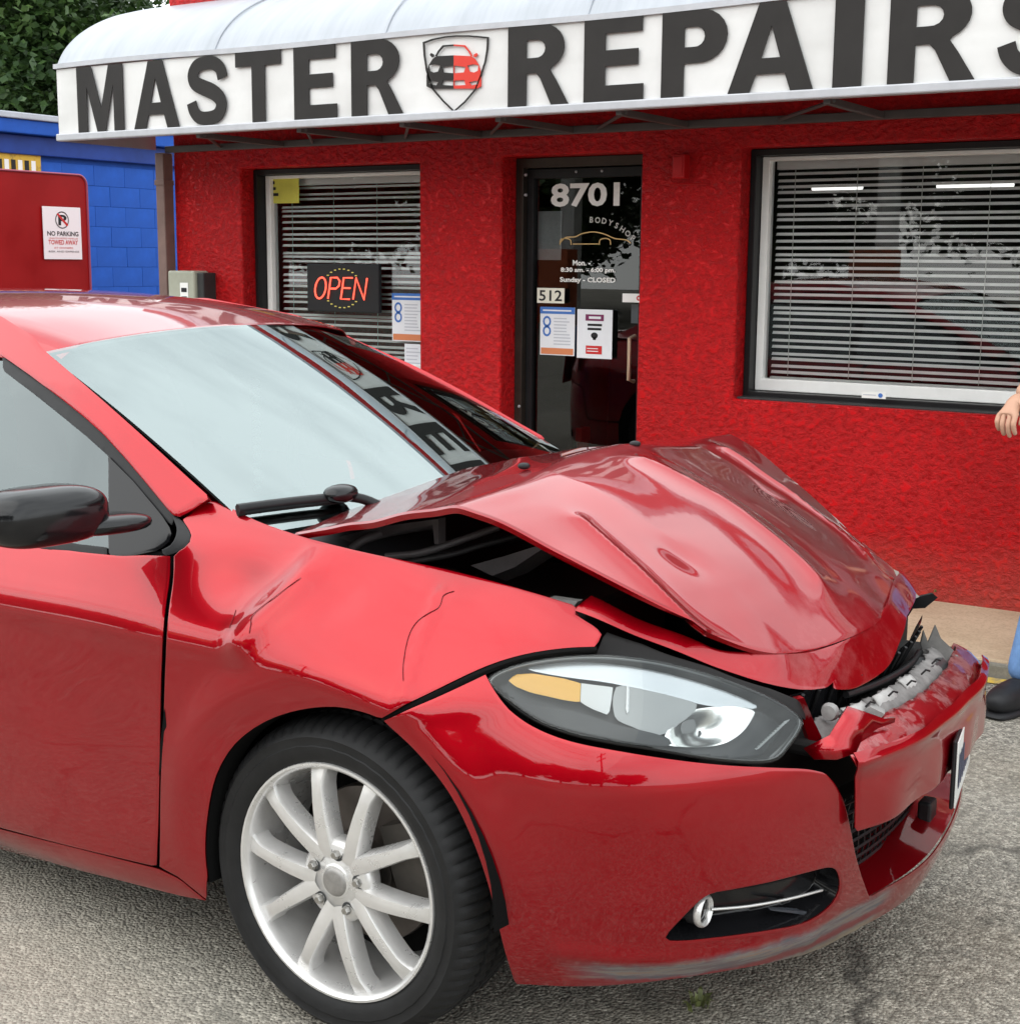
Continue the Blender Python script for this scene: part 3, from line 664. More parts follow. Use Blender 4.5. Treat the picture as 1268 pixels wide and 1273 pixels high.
bevel(MB().box((0,0,0),(.02,X,.30)).build('board', worn_paint('yellow_board', (.60,.38,.05), (.30,.20,.05), .42, 9), ysn), .003)
for k in range(7):
    y_ = X*(.1+.12*k); MB().box((.021,y_,.10+.02*(k % 3)),(.023,y_+.05,.24)).build('mark', M_INK if k % 2 else M_WHITE, ysn)
# dark red gate panel with the parking notice
GX = -10.1
gt = empty('gate_panel', (0,0,0)); tag(gt, 'dark red sheet metal gate panel with rounded corner before the blue wall', 'gate')
g0, g1 = at(107,222,0,GX), at(-60,210,0,GX)
ye, zt_ = g0[1], at(95,217,0,GX)[2]
poly = [(ye-2.6, .06),(ye, .06)]+[(ye-.09+.09*math.cos(a), zt_-.09+.09*math.sin(a)) for a in np.linspace(0, math.pi/2, 8)]+[(ye-2.6, zt_)]
gp = MB().prism(poly, [], lambda p: (GX, p[0], p[1]), lambda p: (GX-.04, p[0], p[1])).build('sheet', M_DKRED, gt); bevel(gp, .006, 2, 60)
rim = [(GX+.004, p[0], p[1]) for p in poly[1:-1]]+[(GX+.004, ye-2.6, zt_)]
MB().tube(rim, .010, 6).build('edge_bead', mat('gate_edge', (.30,.06,.10), .4), gt, 60)
for yy in (ye-.12, ye-2.5): bevel(MB().box((GX-.11, yy-.03, 0), (GX-.045, yy+.03, zt_-.1)).build('post', M_DKGREY, gt), .004)
n0, n1 = at(52,257,0,GX+.012), at(102,322,0,GX+.012)
ns = empty('parking_notice', (GX+.012, n0[1], at(77,322,0,GX)[2])); tag(ns, 'white NO PARKING plate on the dark red gate', 'sign')
X, Z = n1[1]-n0[1], at(77,257,0,GX)[2]-at(77,322,0,GX)[2]
bevel(MB().box((0,0,0),(.004,X,Z)).build('plate', mat('notice_white', (.80,.76,.78), .5), ns), .001)
def ntext(s, y0, y1, z0, z1, m, bold=.0):
    me = text_mesh(s, 1, bold); co = np.array([v.co[:] for v in me.vertices]); a, b = co.min(0), co.max(0)
    for v in me.vertices: p = v.co.copy(); v.co = (.0055, X*(y0+(p.x-a[0])/(b[0]-a[0])*(y1-y0)), Z*(z0+(p.y-a[1])/(b[1]-a[1])*(z1-z0)))
    me.materials.clear(); link('lettering', me, m, ns)
ntext('NO PARKING', .10, .92, .445, .535, M_INK, .02)
ntext('TOWED AWAY', .12, .90, .28, .37, M_REDINK, .02)
ntext('UNAUTHORIZED VEHICLES', .14, .90, .385, .415, M_REDINK)
ntext('AT OWNERS', .26, .76, .20, .235, M_REDINK)
ntext('RISK AND EXPENSE', .12, .92, .13, .165, M_INK)
def ring(c, r0, r1, n=20): return [(c[0]+r0*math.cos(2*math.pi*k/n), c[1]+r0*math.sin(2*math.pi*k/n)) for k in range(n)], [(c[0]+r1*math.cos(2*math.pi*k/n), c[1]+r1*math.sin(2*math.pi*k/n)) for k in range(n)]
ro, ri = ring((X*.5, Z*.75), Z*.165, Z*.145)
MB().prism(ro, [ri], lambda p: (.0055, p[0], p[1])).build('ring', M_INK, ns)
ntext('P', .40, .62, .65, .85, M_INK, .03)
MB().prism([(X*.36,Z*.86),(X*.40,Z*.88),(X*.66,Z*.66),(X*.62,Z*.63)], [], lambda p: (.0065, p[0], p[1])).build('slash', M_REDINK, ns)

# ------------------------------------------------------------------ trees
def leafmat(name, a, b_, c):
    m, t, b = nodes(name); v = objco(t); n = noise(t, v, .9, 4, .6); n2 = noise(t, v, 9, 2, .5)
    f = math_n(t, 'ADD', math_n(t, 'MULTIPLY', n.outputs[0], .6), math_n(t, 'MULTIPLY', n2.outputs[0], .4))
    t.links.new(ramp(t, f, [(.32, a), (.5, b_), (.68, c)]), b.inputs['Base Color']); b.inputs['Roughness'].default_value = .45
    b.inputs['Transmission Weight'].default_value = 0; b.inputs['Subsurface Weight'].default_value = 0
    return m
M_LEAF = leafmat('leaf', (.018,.045,.010), (.040,.085,.018), (.085,.14,.032))
M_BARK = mat('bark', (.07,.05,.035), .9, var=.3, vscale=12, bump=.6, bscale=25, bdist=.02)
def crown_mesh(rx, ry, rz, ncl, per, leaf, seed):
    R = np.random.default_rng(seed); V = []; F = []
    cen = []
    while len(cen) < ncl:
        p = R.uniform(-1, 1, 3); d = np.linalg.norm(p)
        if d < 1 and (d > .55 or R.random() < .25): cen.append(p*np.array([rx, ry, rz])*(.86+.28*R.random()))
    cen = np.array(cen)
    c = np.repeat(cen, per, 0); n = len(c)
    sz = np.repeat(R.uniform(.5, 1.15, ncl), per)[:,None]*np.array([1,1,.75])*min(rx,rz)*.26
    pos = c+R.normal(0, 1, (n,3))*sz*.6
    a = R.normal(0, 1, (n,3)); a[:,2] *= .5; a /= np.linalg.norm(a, axis=1)[:,None]
    up = R.normal(0, .55, (n,3))+np.array([0,0,1]); up -= a*np.sum(a*up,1)[:,None]; b = np.cross(a, up); b /= np.linalg.norm(b, axis=1)[:,None]
    L_ = leaf*R.uniform(.6, 1.25, n)[:,None]; w = L_*.42
    droop = np.array([0,0,-1])*L_*.25
    q = np.stack([pos-a*L_*.5, pos+b*w*.9+droop*.2, pos+a*L_*.55+droop, pos-b*w*.9+droop*.2], 1).reshape(-1,3)
    F = np.arange(4*n).reshape(-1,4)
    me = bpy.data.meshes.new('crown'); me.vertices.add(len(q)); me.vertices.foreach_set('co', q.ravel()); me.loops.add(4*n); me.loops.foreach_set('vertex_index', F.ravel())
    me.polygons.add(n); me.polygons.foreach_set('loop_start', np.arange(0,4*n,4)); me.polygons.foreach_set('loop_total', np.full(n,4)); me.update(calc_edges=True); me.materials.append(M_LEAF)
    return me, cen
def tree(loc, zc, rx, ry, rz, ncl, per, leaf, seed, label, group=None, share=None):
    t = empty('broadleaf_tree', loc); tag(t, label, 'tree', group)
    if share: me, tr = share
    else:
        me, cen = crown_mesh(rx, ry, rz, ncl, per, leaf, seed)
        b = MB(); b.tube([(0,0,-.1),(.05,.03,zc*.35),(-.04,.05,zc*.7),(0,0,zc+rz*.3)], [.26,.20,.15,.06], 10)
        for c in cen[::max(1, len(cen)//14)]:
            z0 = zc*.55+rng.random()*zc*.25; b.tube([(0,0,z0), (c[0]*.45, c[1]*.45, (z0+zc+c[2])*.5+.1), (c[0]*.9, c[1]*.9, zc+c[2])], [.09,.055,.02], 6)
        tr = bpy.data.meshes.new('trunk'); tr.from_pydata(b.V, [], b.F); tr.update(); tr.materials.append(M_BARK)
    link('trunk', tr, None, t); link('crown', me, None, t, loc=(0,0,zc)); return t, (me, tr)
tree((-17.6,12.6,0), 4.4, 3.4, 3.4, 2.7, 170, 800, .115, 3, 'tall dark green tree filling the corner above the blue building roof')
tree((-21.6,10.2,0), 3.9, 2.6, 2.6, 2.1, 120, 600, .115, 5, 'lower bright green tree beyond the left end of the blue building')

# ------------------------------------------------------------------ across the street (seen mirrored in glass and paint)
st_, share = tree((-16,-26,0), 4.6, 3.8, 3.8, 3.2, 130, 420, .25, 11, 'broadleaf tree in the row across the street', 'trees across the street')
for i, (xx, yy, s, rz) in enumerate(((-24,-27,1.1,1.0),(-8.5,-29,1.25,2.1),(-1,-27,.95,3.3),(6,-28,1.15,4.0),(14,-30,1.3,5.1),(-33,-27,1.2,.4),(24,-28,1.2,2.2),(-42,-22,1.3,2.8))):
    t, _ = tree((xx,yy,0), 4.6, 3.8, 3.8, 3.2, 0, 0, 0, 0, 'broadleaf tree in the row across the street', 'trees across the street', share); t.scale = (s,s,s*.95); t.rotation_euler = (0,0,rz)
M_POLE = mat('utility_pole_wood', (.05,.038,.03), .9, var=.2)
M_WIRE = mat('wire_black', (.012,.012,.012), .6)
poles = []
for i, (xx, yy) in enumerate(((-13.0,-13.5),(-4.2,-13.0),(7.5,-13.2),(-26,-13.5))):
    p = empty('utility_pole', (xx,yy,0), .03*i); tag(p, 'dark wooden utility pole across the lot carrying wires', 'utility pole', 'utility poles across the lot')
    MB().tube([(0,0,-.2),(.05,0,4.5),(.02,0,9.6)], [.16,.14,.11], 10).build('shaft', M_POLE, p, 60)
    for z in (8.2, 9.1): bevel(MB().box((-.06,-1.1,z),(.06,1.1,z+.12)).build('crossarm', M_POLE, p), .01)
    poles.append((xx,yy))
poles.sort()
for k, (dy, z) in enumerate(((-1,9.25),(0,9.3),(1,9.25),(-.8,8.35),(.8,8.35),(0,6.6),(.1,6.2),(0,5.6))):
    pts = []
    for i in range(len(poles)-1):
        a, b = poles[i], poles[i+1]
        for j in range(9):
            t = j/9; pts.append((a[0]+(b[0]-a[0])*t, a[1]+(b[1]-a[1])*t+dy, z-.7*(1+.25*k % 1)*4*t*(1-t)*.6))
    tag(MB().tube(pts, .022, 4).build('overhead_wire', M_WIRE), 'black overhead wire strung between the utility poles', 'wire', 'overhead wires')
cn = empty('fuel_canopy', (-14.5,-19,0)); tag(cn, 'flat fuel station canopy with orange yellow band across the street', 'canopy')
bevel(MB().box((-6,-3.5,4.3),(6,3.5,4.45)).build('soffit', mat('soffit_white', (.6,.6,.58), .6), cn), .02)
bevel(MB().box((-6.05,-3.55,4.46),(6.05,3.55,4.95)).build('band', mat('orange_band', (.60,.30,.03), .5), cn), .02)
bevel(MB().box((-6.05,-3.55,4.96),(6.05,3.55,5.2)).build('top_band', mat('cream_band', (.6,.58,.5), .5), cn), .02)
for xx in (-4, 4):
    bevel(MB().box((xx-.2,-.2,0),(xx+.2,.2,4.3)).build('column', M_WHITEV, cn), .02)
    bevel(MB().box((xx-.5,.5,.0),(xx+.5,1.0,1.8)).build('pump', mat('pump_%d' % xx, (.5,.12,.05), .5), cn), .03)
# ================================================================== the wrecked car
OX, OY = -1.676, 2.885                   # front axle on the car's centre line; car frame: x forward, y left, z up
CO = np.array([OX, OY, 0.0])
car = empty('wrecked_car', (OX, OY, 0)); tag(car, 'red sedan with buckled hood and torn front bumper parked before the shop', 'car')
def cp(px, py, ax, v): return at(px, py, ax, v+CO[ax])-CO           # pixel -> car frame on axis plane
def pin(P): return project(np.atleast_2d(P)+CO)
def hermite(xs, ys, x):
    # smooth monotone-ish cubic through the table
    xs = np.asarray(xs, float); ys = np.asarray(ys, float); h = np.diff(xs); d = np.diff(ys)/h
    m = np.zeros(len(xs)); m[1:-1] = np.where(d[:-1]*d[1:] > 0, 2*d[:-1]*d[1:]/(d[:-1]+d[1:]+1e-12), 0); m[0] = d[0]; m[-1] = d[-1]
    x = np.asarray(x, float); i = np.clip(np.searchsorted(xs, x)-1, 0, len(h)-1); t = (x-xs[i])/h[i]
    lo = x < xs[0]; hi = x > xs[-1]
    y = (2*t**3-3*t**2+1)*ys[i]+(t**3-2*t**2+t)*h[i]*m[i]+(-2*t**3+3*t**2)*ys[i+1]+(t**3-t**2)*h[i]*m[i+1]
    y = np.where(lo, ys[0]+(x-xs[0])*m[0], y); return np.where(hi, ys[-1]+(x-xs[-1])*m[-1], y)
def ctable(xs, ys, x):                    # C2-ish: catmull through the table
    xs = np.asarray(xs, float); ys = np.asarray(ys, float); h = np.diff(xs); d = np.diff(ys)/h
    m = np.empty(len(xs)); m[1:-1] = (d[:-1]*h[1:]+d[1:]*h[:-1])/(h[:-1]+h[1:]); m[0] = d[0]; m[-1] = d[-1]
    x = np.asarray(x, float); i = np.clip(np.searchsorted(xs, x)-1, 0, len(h)-1); t = (x-xs[i])/h[i]
    y = (2*t**3-3*t**2+1)*ys[i]+(t**3-2*t**2+t)*h[i]*m[i]+(-2*t**3+3*t**2)*ys[i+1]+(t**3-t**2)*h[i]*m[i+1]
    y = np.where(x < xs[0], ys[0]+(x-xs[0])*m[0], y); return np.where(x > xs[-1], ys[-1]+(x-xs[-1])*m[-1], y)
def sstep(a, b, x): t = np.clip((x-a)/(b-a), 0, 1); return t*t*(3-2*t)
def gauss(x, c, w): return np.exp(-((x-c)/w)**2)

class Surf:
    def __init__(s, fn, a, b, n=(70,60), flip=False):
        s.fn = fn; s.sg = 1.0; A, B = np.meshgrid(np.linspace(*a, n[0]), np.linspace(*b, n[1]), indexing='ij'); s.A = A.ravel(); s.B = B.ravel()
        P = s.pt(s.A, s.B); s.uv = pin(P); Nn = s.nrm(s.A, s.B)
        if flip: s.sg = -1.0; Nn = -Nn
        s.front = np.sum(Nn*(CAM-CO-P), 1) > -.02*np.linalg.norm(P, axis=1)
    def pt(s, a, b): return s.fn(np.asarray(a, float), np.asarray(b, float))
    def nrm(s, a, b):
        e = 2e-3; a = np.asarray(a, float); b = np.asarray(b, float)
        n = np.cross(s.pt(a+e, b)-s.pt(a-e, b), s.pt(a, b+e)-s.pt(a, b-e)); return s.sg*n/(np.linalg.norm(n, axis=-1, keepdims=True)+1e-12)
    def off(s, a, b, d): return s.pt(a, b)-s.nrm(a, b)*np.asarray(d)[..., None] if np.ndim(d) else s.pt(a, b)-s.nrm(a, b)*d
    def un(s, px, py, d=0.0):
        q = np.array([px, py], float); k = np.argmin(np.sum((s.uv-q)**2, 1)+np.where(s.front, 0, 1e7)); x = np.array([s.A[k], s.B[k]])
        for _ in range(25):
            f = pin(s.off(x[0], x[1], d))[0]-q
            if abs(f).max() < .02: break
            e = 1e-3; J = np.stack([(pin(s.off(x[0]+e, x[1], d))[0]-q-f)/e, (pin(s.off(x[0], x[1]+e, d))[0]-q-f)/e], 1)
            try: st = np.linalg.solve(J, f)
            except Exception: break
            n = np.linalg.norm(st); x = x-st*min(1, .12/(n+1e-9))
        return tuple(x)
    def loop(s, pts, d=0.0):              # ('p', a, b) entries are surface coordinates, the rest pixels
        return [(p[1], p[2]) if p[0] == 'p' else s.un(p[0], p[1], d) for p in pts]

def panel(name, S, outline, m, h=.02, d=0.0, th=.003, holes=(), disp=None, parent=car, edge=.003, rim=.006, smooth=40, raw=False, label=None, mirror=False):
    """trimmed piece of surface S: outline and holes are loops in surface coordinates"""
    loops = [resample(lp, h*.8, True) for lp in [outline]+list(holes)]
    out = loops[0]; pts = []; edges = []; bnd = []
    for lp in loops:
        n0 = len(pts); pts += [tuple(p) for p in lp]; edges += [(n0+i, n0+(i+1) % len(lp)) for i in range(len(lp))]
    nb = len(pts)
    B = np.array(pts)
    # a ring just inside every edge so the edge can roll over
    inner = []
    if rim:
        for k, lp in enumerate(loops):
            t = np.roll(lp, -1, 0)-np.roll(lp, 1, 0); t /= np.linalg.norm(t, axis=1)[:,None]+1e-12; nn = np.stack([-t[:,1], t[:,0]], -1)
            for sgn in (1, -1):
                q = lp+nn*rim*sgn; ok = inside(q, out)
                for hl in loops[1:]: ok &= ~inside(q, hl)
                inner.append(q[ok])
    lo, hi = out.min(0), out.max(0); gx = np.arange(lo[0], hi[0], h); gy = np.arange(lo[1], hi[1], h*.87); gg = []
    for j, y in enumerate(gy): gg.append(np.stack([gx+(h/2 if j % 2 else 0), np.full(len(gx), y)], -1))
    Gp = np.vstack(gg) if gg else np.zeros((0,2)); ok = inside(Gp, out)
    for hl in loops[1:]: ok &= ~inside(Gp, hl)
    Gp = Gp[ok]
    if len(Gp):
        dm = np.min(np.linalg.norm(Gp[:,None,:]-B[None,:,:], axis=2), axis=1); Gp = Gp[dm > max(h*.55, rim*1.5)]
    I = Gp; inn = [q for q in inner if len(q)]
    if inn:
        I0 = np.vstack(inn); dm = np.min(np.linalg.norm(I0[:,None,:]-B[None,:,:], axis=2), axis=1); I = np.vstack([I0[dm > rim*.6], Gp])
    allp = [Vector(p) for p in pts]+[Vector(p) for p in I]
    r = delaunay_2d_cdt(allp, edges, [], 1, 1e-6)
    P = np.array([(v[0], v[1]) for v in r[0]]); tri = r[2]; orig = r[3]
    cc = np.array([P[list(t)].mean(0) for t in tri]); ok = inside(cc, out)
    for hl in loops[1:]: ok &= ~inside(cc, hl)
    F = [tuple(t) for t, k in zip(tri, ok) if k]
    isb = np.array([any(i < nb for i in oi) for oi in orig])
    dd = np.full(len(P), d)+np.where(isb, edge, 0.0)
    if disp is not None: dd = dd-disp(P[:,0], P[:,1])
    X = S.off(P[:,0], P[:,1], dd)
    t = F[len(F)//2]; fn = np.cross(X[t[1]]-X[t[0]], X[t[2]]-X[t[0]])
    if np.dot(fn, S.nrm(P[t[0]:t[0]+1,0], P[t[0]:t[0]+1,1])[0]) < 0: F = [f[::-1] for f in F]
    fa = np.array(F); gn = np.cross(X[fa[:,1]]-X[fa[:,0]], X[fa[:,2]]-X[fa[:,0]]); vn = np.zeros_like(X)
    for k in range(3): np.add.at(vn, fa[:,k], gn)
    vn /= np.linalg.norm(vn, axis=1)[:,None]+1e-12
    if abs(edge) < .012:                                   # true surface normals away from the rolled edge
        e = 2.5e-3; dz_ = (lambda a_, b_: np.full(len(a_), d)-(disp(a_, b_) if disp is not None else 0.0))
        A_, B_ = P[:,0], P[:,1]; q = lambda a_, b_: S.off(a_, b_, dz_(a_, b_))
        an = np.cross(q(A_+e, B_)-q(A_-e, B_), q(A_, B_+e)-q(A_, B_-e))*S.sg; an /= np.linalg.norm(an, axis=1)[:,None]+1e-12
        nn_ = np.where(isb[:,None], an*.55+vn*.45, an); nn_ /= np.linalg.norm(nn_, axis=1)[:,None]+1e-12
    else: nn_ = vn
    V_ = X; F_ = list(F); LN = [nn_[i] for f in F for i in f]
    if th:
        n0 = len(X); V_ = np.vstack([X, X-nn_*th]); F_ += [(f[2]+n0, f[1]+n0, f[0]+n0) for f in F]; LN += [-nn_[i] for f in F for i in f[::-1]]
        ed = {}
        for f in F:
            for k in range(3): ed[(f[k], f[(k+1) % 3])] = 1
        for (i, j) in ed:
            if (j, i) not in ed:
                q4 = (j, i, i+n0, j+n0); F_.append(q4); w_ = np.cross(V_[i]-V_[j], V_[i+n0]-V_[j]); w_ = w_/(np.linalg.norm(w_)+1e-12); LN += [w_]*4
    o = mesh(name, V_, F_, m, parent)
    o.data.polygons.foreach_set('use_smooth', [True]*len(F_)); o.data.normals_split_custom_set([tuple(map(float, v)) for v in LN])
    if label: o['label'] = label
    if mirror: mirrored(o, name, m, parent)
    return o
def mirrored(o, name, m, parent):
    src = o.data; V = [(v.co.x, -v.co.y, v.co.z) for v in src.vertices]; F = [tuple(p.vertices)[::-1] for p in src.polygons]
    q = mesh(name, V, F, list(src.materials), parent)
    LN = []
    for p in src.polygons:
        for li in list(p.loop_indices)[::-1]: n = src.corner_normals[li].vector; LN.append((n[0], -n[1], n[2]))
    q.data.polygons.foreach_set('use_smooth', [True]*len(F)); q.data.normals_split_custom_set(LN); return q

# ---- body side + nose: plan curve with inset profiles
plan_n = [(-3.72,0),(-3.705,-.3),(-3.64,-.58),(-3.50,-.76),(-3.22,-.865),(-2.7,-.905),(-2.0,-.915),(-1.2,-.916),(-.5,-.916),(-.1,-.914),(.15,-.902),(.35,-.870),(.5,-.822),(.63,-.737),(.73,-.622),(.80,-.49),(.85,-.34),(.882,-.17),(.892,0)]
full = plan_n+[(x, -y) for x, y in plan_n[-2:-6:-1]]
PL = np.array(spline(full, 24)); _ds = np.r_[0, np.cumsum(np.linalg.norm(np.diff(PL, axis=0), axis=1))]
_i0 = np.argmin(np.abs(PL[:,0])+np.where(PL[:,1] < -.5, 0, 9)); _ds -= _ds[_i0]
for _ in range(3): PL[1:-1] = PL[1:-1]*.5+.25*(PL[:-2]+PL[2:])
PN = np.gradient(PL, axis=0); PN /= np.linalg.norm(PN, axis=1)[:,None]; PN = np.stack([-PN[:,1], PN[:,0]], -1)   # inward
S_NOSE = _ds[np.argmin(np.abs(PL[:,1])+np.where(PL[:,0] > 0, 0, 9))]
ZD = [.10,.17,.22,.28,.36,.48,.60,.70,.745,.77,.82,.88,.93,.97,1.0]
PD = [.11,.040,.018,.008,.003,.000,.005,.009,.010,.017,.041,.072,.101,.134,.165]
PF = [.11,.040,.018,.008,.003,.000,.004,.008,.010,.019,.050,.095,.142,.193,.24]
ZB = [.10,.16,.20,.25,.35,.47,.55,.60,.66,.72,.77,.82,.86,.90,.95]
PB = [.14,.085,.058,.036,.014,.002,.001,.005,.026,.060,.095,.135,.178,.23,.31]
ZN = [.10,.16,.20,.25,.35,.47,.55,.60,.66,.72,.77,.82,.86,.90,.95]
PNo = [.13,.085,.062,.042,.018,.002,.002,.010,.028,.055,.090,.140,.190,.250,.34]
zz_ = np.linspace(.05, 1.05, 401)
tD, tF, tB, tN = (ctable(z, p, zz_) for z, p in ((ZD,PD),(ZD,PF),(ZB,PB),(ZN,PNo)))
def body(s, z):
    x = np.interp(s, _ds, PL[:,0]); y = np.interp(s, _ds, PL[:,1]); nx = np.interp(s, _ds, PN[:,0]); ny = np.interp(s, _ds, PN[:,1])
    zc = z+.045*sstep(-.12, .18, s)*(1-sstep(.2, .45, s))*sstep(.5, .72, z)
    d = lambda t, q: np.interp(q, zz_, t)
    w1 = sstep(-.75, -.05, s); w2 = sstep(.10, .55, s); w3 = sstep(S_NOSE-.75, S_NOSE-.2, s)*(1-0)
    f = d(tD, z)*(1-w1)+d(tF, zc)*w1; f = f*(1-w2)+d(tB, z)*w2; f = f*(1-w3)+d(tN, z)*w3
    return np.stack([x+nx*f, y+ny*f, z+0*s], -1)
SB = Surf(body, (-1.6, S_NOSE+.5), (.12, 1.0), (150, 80))
def bodyd(dz): return None

# ---- greenhouse surfaces
def sideglass(x, z): return np.stack([x, -(.815-.50*(z-.93)-.10*np.clip(z-1.20, 0, None)-.04*sstep(-.9,-.2,x)), z], -1)
SG = Surf(lambda x, z: sideglass(x, z)[..., [0,1,2]], (-1.9, -.05), (.85, 1.40), (60, 50))
WT = (-1.042, 1.275); WBm = (-.352, .972)
def wind(u, v):                           # u -1..1 across, v 0 header .. 1 cowl
    hw = .645+(.742-.645)*v; y = u*hw; bul = (1-np.abs(u)**2.2)
    x = WT[0]+(WBm[0]-WT[0])*v+(.085+.05*v)*bul; z = WT[1]+(WBm[1]-WT[1])*v+(.058-.035*v)*bul+.035*4*v*(1-v)*.35-.015*(u+1); x = x-.055*(u+1)
    return np.stack([x, y, z], -1)
SW = Surf(wind, (-1.05, 1.05), (-.05, 1.15), (60, 60), True)
def roofz(x, y):
    t = np.abs(y)/.62; c = ctable([-3.0,-2.6,-2.1,-1.7,-1.3,-1.0], [1.25,1.34,1.40,1.41,1.383,1.326], x)
    return c-.058*t**2.2-.05*sstep(.86,1.06,t)-.015*(y/.645+1)
SR = Surf(lambda x, y: np.stack([x, y, roofz(x, y)], -1), (-2.9, -.9), (-.68, .68), (60, 50))

# ---- paint and other car materials
def paint():
    m, t, b = nodes('red_car_paint'); v = objco(t); n = noise(t, v, 3.2, 5, .6); n2 = noise(t, v, 300, 2)
    c = ramp(t, n.outputs[0], [(.3, (.31,.0007,.006)), (.7, (.37,.0010,.008))]); t.links.new(c, b.inputs['Base Color'])
    b.inputs['Metallic'].default_value = .80; b.inputs['Roughness'].default_value = .36; b.inputs['Specular IOR Level'].default_value = .03
    b.inputs['Coat Weight'].default_value = 1.0; b.inputs['Coat IOR'].default_value = 1.5; b.inputs['Coat Roughness'].default_value = .025
    n3 = noise(t, v, 14, 3, .5); bp = t.nodes.new('ShaderNodeBump'); bp.inputs['Strength'].default_value = .012; bp.inputs['Distance'].default_value = .01
    t.links.new(n3.outputs[0], bp.inputs['Height']); t.links.new(bp.outputs[0], b.inputs['Coat Normal']); return m
M_PAINT = paint()
def scuffed():
    """bumper paint with the grey scrape along the lower lip and scuffs near the tear"""
    m = M_PAINT.copy(); m.name = 'scuffed_bumper_paint'; t = m.node_tree; b = t.nodes['Principled BSDF']; MATS[m.name] = m
    v = objco(t); sx = t.nodes.new('ShaderNodeSeparateXYZ'); t.links.new(v, sx.inputs[0]); x, y, z = sx.outputs
    n = noise(t, v, 9, 6, .7); mpn = t.nodes.new('ShaderNodeMapping'); mpn.inputs['Scale'].default_value = (3,3,42); t.links.new(v, mpn.inputs[0]); n2 = noise(t, mpn.outputs[0], 3.0, 6, .7)
    zz = math_n(t, 'ADD', z, math_n(t, 'MULTIPLY', math_n(t, 'SUBTRACT', n.outputs[0], .5), .035))
    low = ramp(t, zz, [(.246,(1,)*3), (.260,(0,)*3)])
    xr = ramp(t, math_n(t, 'ADD', x, math_n(t, 'MULTIPLY', n2.outputs[0], .10)), [(.50,(0,)*3),(.58,(1,)*3)])
    yr = ramp(t, math_n(t, 'ADD', y, 1.0), [(.80,(1,)*3),(.86,(0,)*3)])
    gm = math_n(t, 'MULTIPLY', math_n(t, 'MULTIPLY', low, xr), yr)
    st = ramp(t, n2.outputs[0], [(.36,(1,)*3),(.47,(.75,)*3),(.54,(1,)*3),(.66,(.7,)*3)])
    gm2 = math_n(t, 'MULTIPLY', gm, st, True)
    old = b.inputs['Base Color'].links[0].from_socket
    grey = ramp(t, n2.outputs[0], [(.3,(.13,.155,.19)),(.5,(.27,.28,.30)),(.7,(.42,.38,.30))])
    cr_ = ramp(t, zz, [(.178,(1,)*3),(.196,(0,)*3)]); grey = mixc(t, cr_, grey, (.50,.45,.34))
    mid = math_n(t, 'MULTIPLY', ramp(t, zz, [(.192,(0,)*3),(.200,(1,)*3),(.212,(1,)*3),(.220,(0,)*3)]), .8); grey = mixc(t, mid, grey, (.36,.02,.03))
    c = mixc(t, gm2, old, grey); t.links.new(c, b.inputs['Base Color'])
    t.links.new(math_n(t, 'SUBTRACT', 1.0, math_n(t, 'MULTIPLY', gm2, .85)), b.inputs['Coat Weight'])
    return m
M_SCUFF = scuffed()
M_CLADDING = mat('black_plastic', (.014,.014,.015), .42, var=.25, vscale=25)
M_GLOSSBLK = mat('gloss_black', (.006,.006,.007), .14, spec=.4)
M_RUBBER = mat('rubber_seal', (.012,.012,.012), .6)
M_UNDER = mat('underbody', (.006,.006,.006), .9, spec=.05)
M_TYRE = mat('tyre_rubber', (.013,.013,.0135), .58, var=.25, vscale=14, bump=.2, bscale=120)
M_ALLOY = mat('alloy_silver', (.66,.65,.64), .30, .6, var=.08, vscale=12, rvar=.07)
M_DISC = mat('brake_disc', (.12,.105,.095), .4, .8, var=.25, vscale=9)
M_CALIPER = mat('caliper', (.10,.09,.08), .6, .5, var=.3)
M_CHROME = mat('chrome', (.75,.75,.75), .10, 1.0)
M_LAMPDARK = mat('lamp_housing', (.055,.058,.060), .35, .2, var=.15)
M_LAMPGREY = mat('lamp_grey', (.17,.175,.175), .35, .3, var=.1)
M_AMBER = mat('amber_reflector', (.86,.46,.05), .3, coat=.6)
M_LAMPWHITE = mat('white_reflector', (.78,.80,.80), .3)
M_INNER = mat('engine_black', (.012,.011,.011), .6, var=.3, vscale=9)
M_ENGGREY = mat('engine_grey', (.075,.068,.068), .45, .2, var=.3, vscale=12)
M_ENGRED = mat('inner_red_paint', (.16,.004,.006), .5, var=.2)
M_FOAM = mat('torn_grey_plastic', (.22,.215,.21), .6, var=.3, vscale=18)
M_CARGLASS = glass('windscreen_glass', (.42,.50,.47), 3.4, gcol=(.86,.98,.98))
M_SIDEGLASS = glass('side_glass', (.22,.27,.26), 2.1, gcol=(.86,.96,.97))
M_LENS = glass('lamp_lens', (.93,.95,.95), 1.5)
M_SEAT = mat('seat_fabric', (.03,.03,.032), .85)
M_DASH = mat('dash_plastic', (.035,.035,.036), .6)

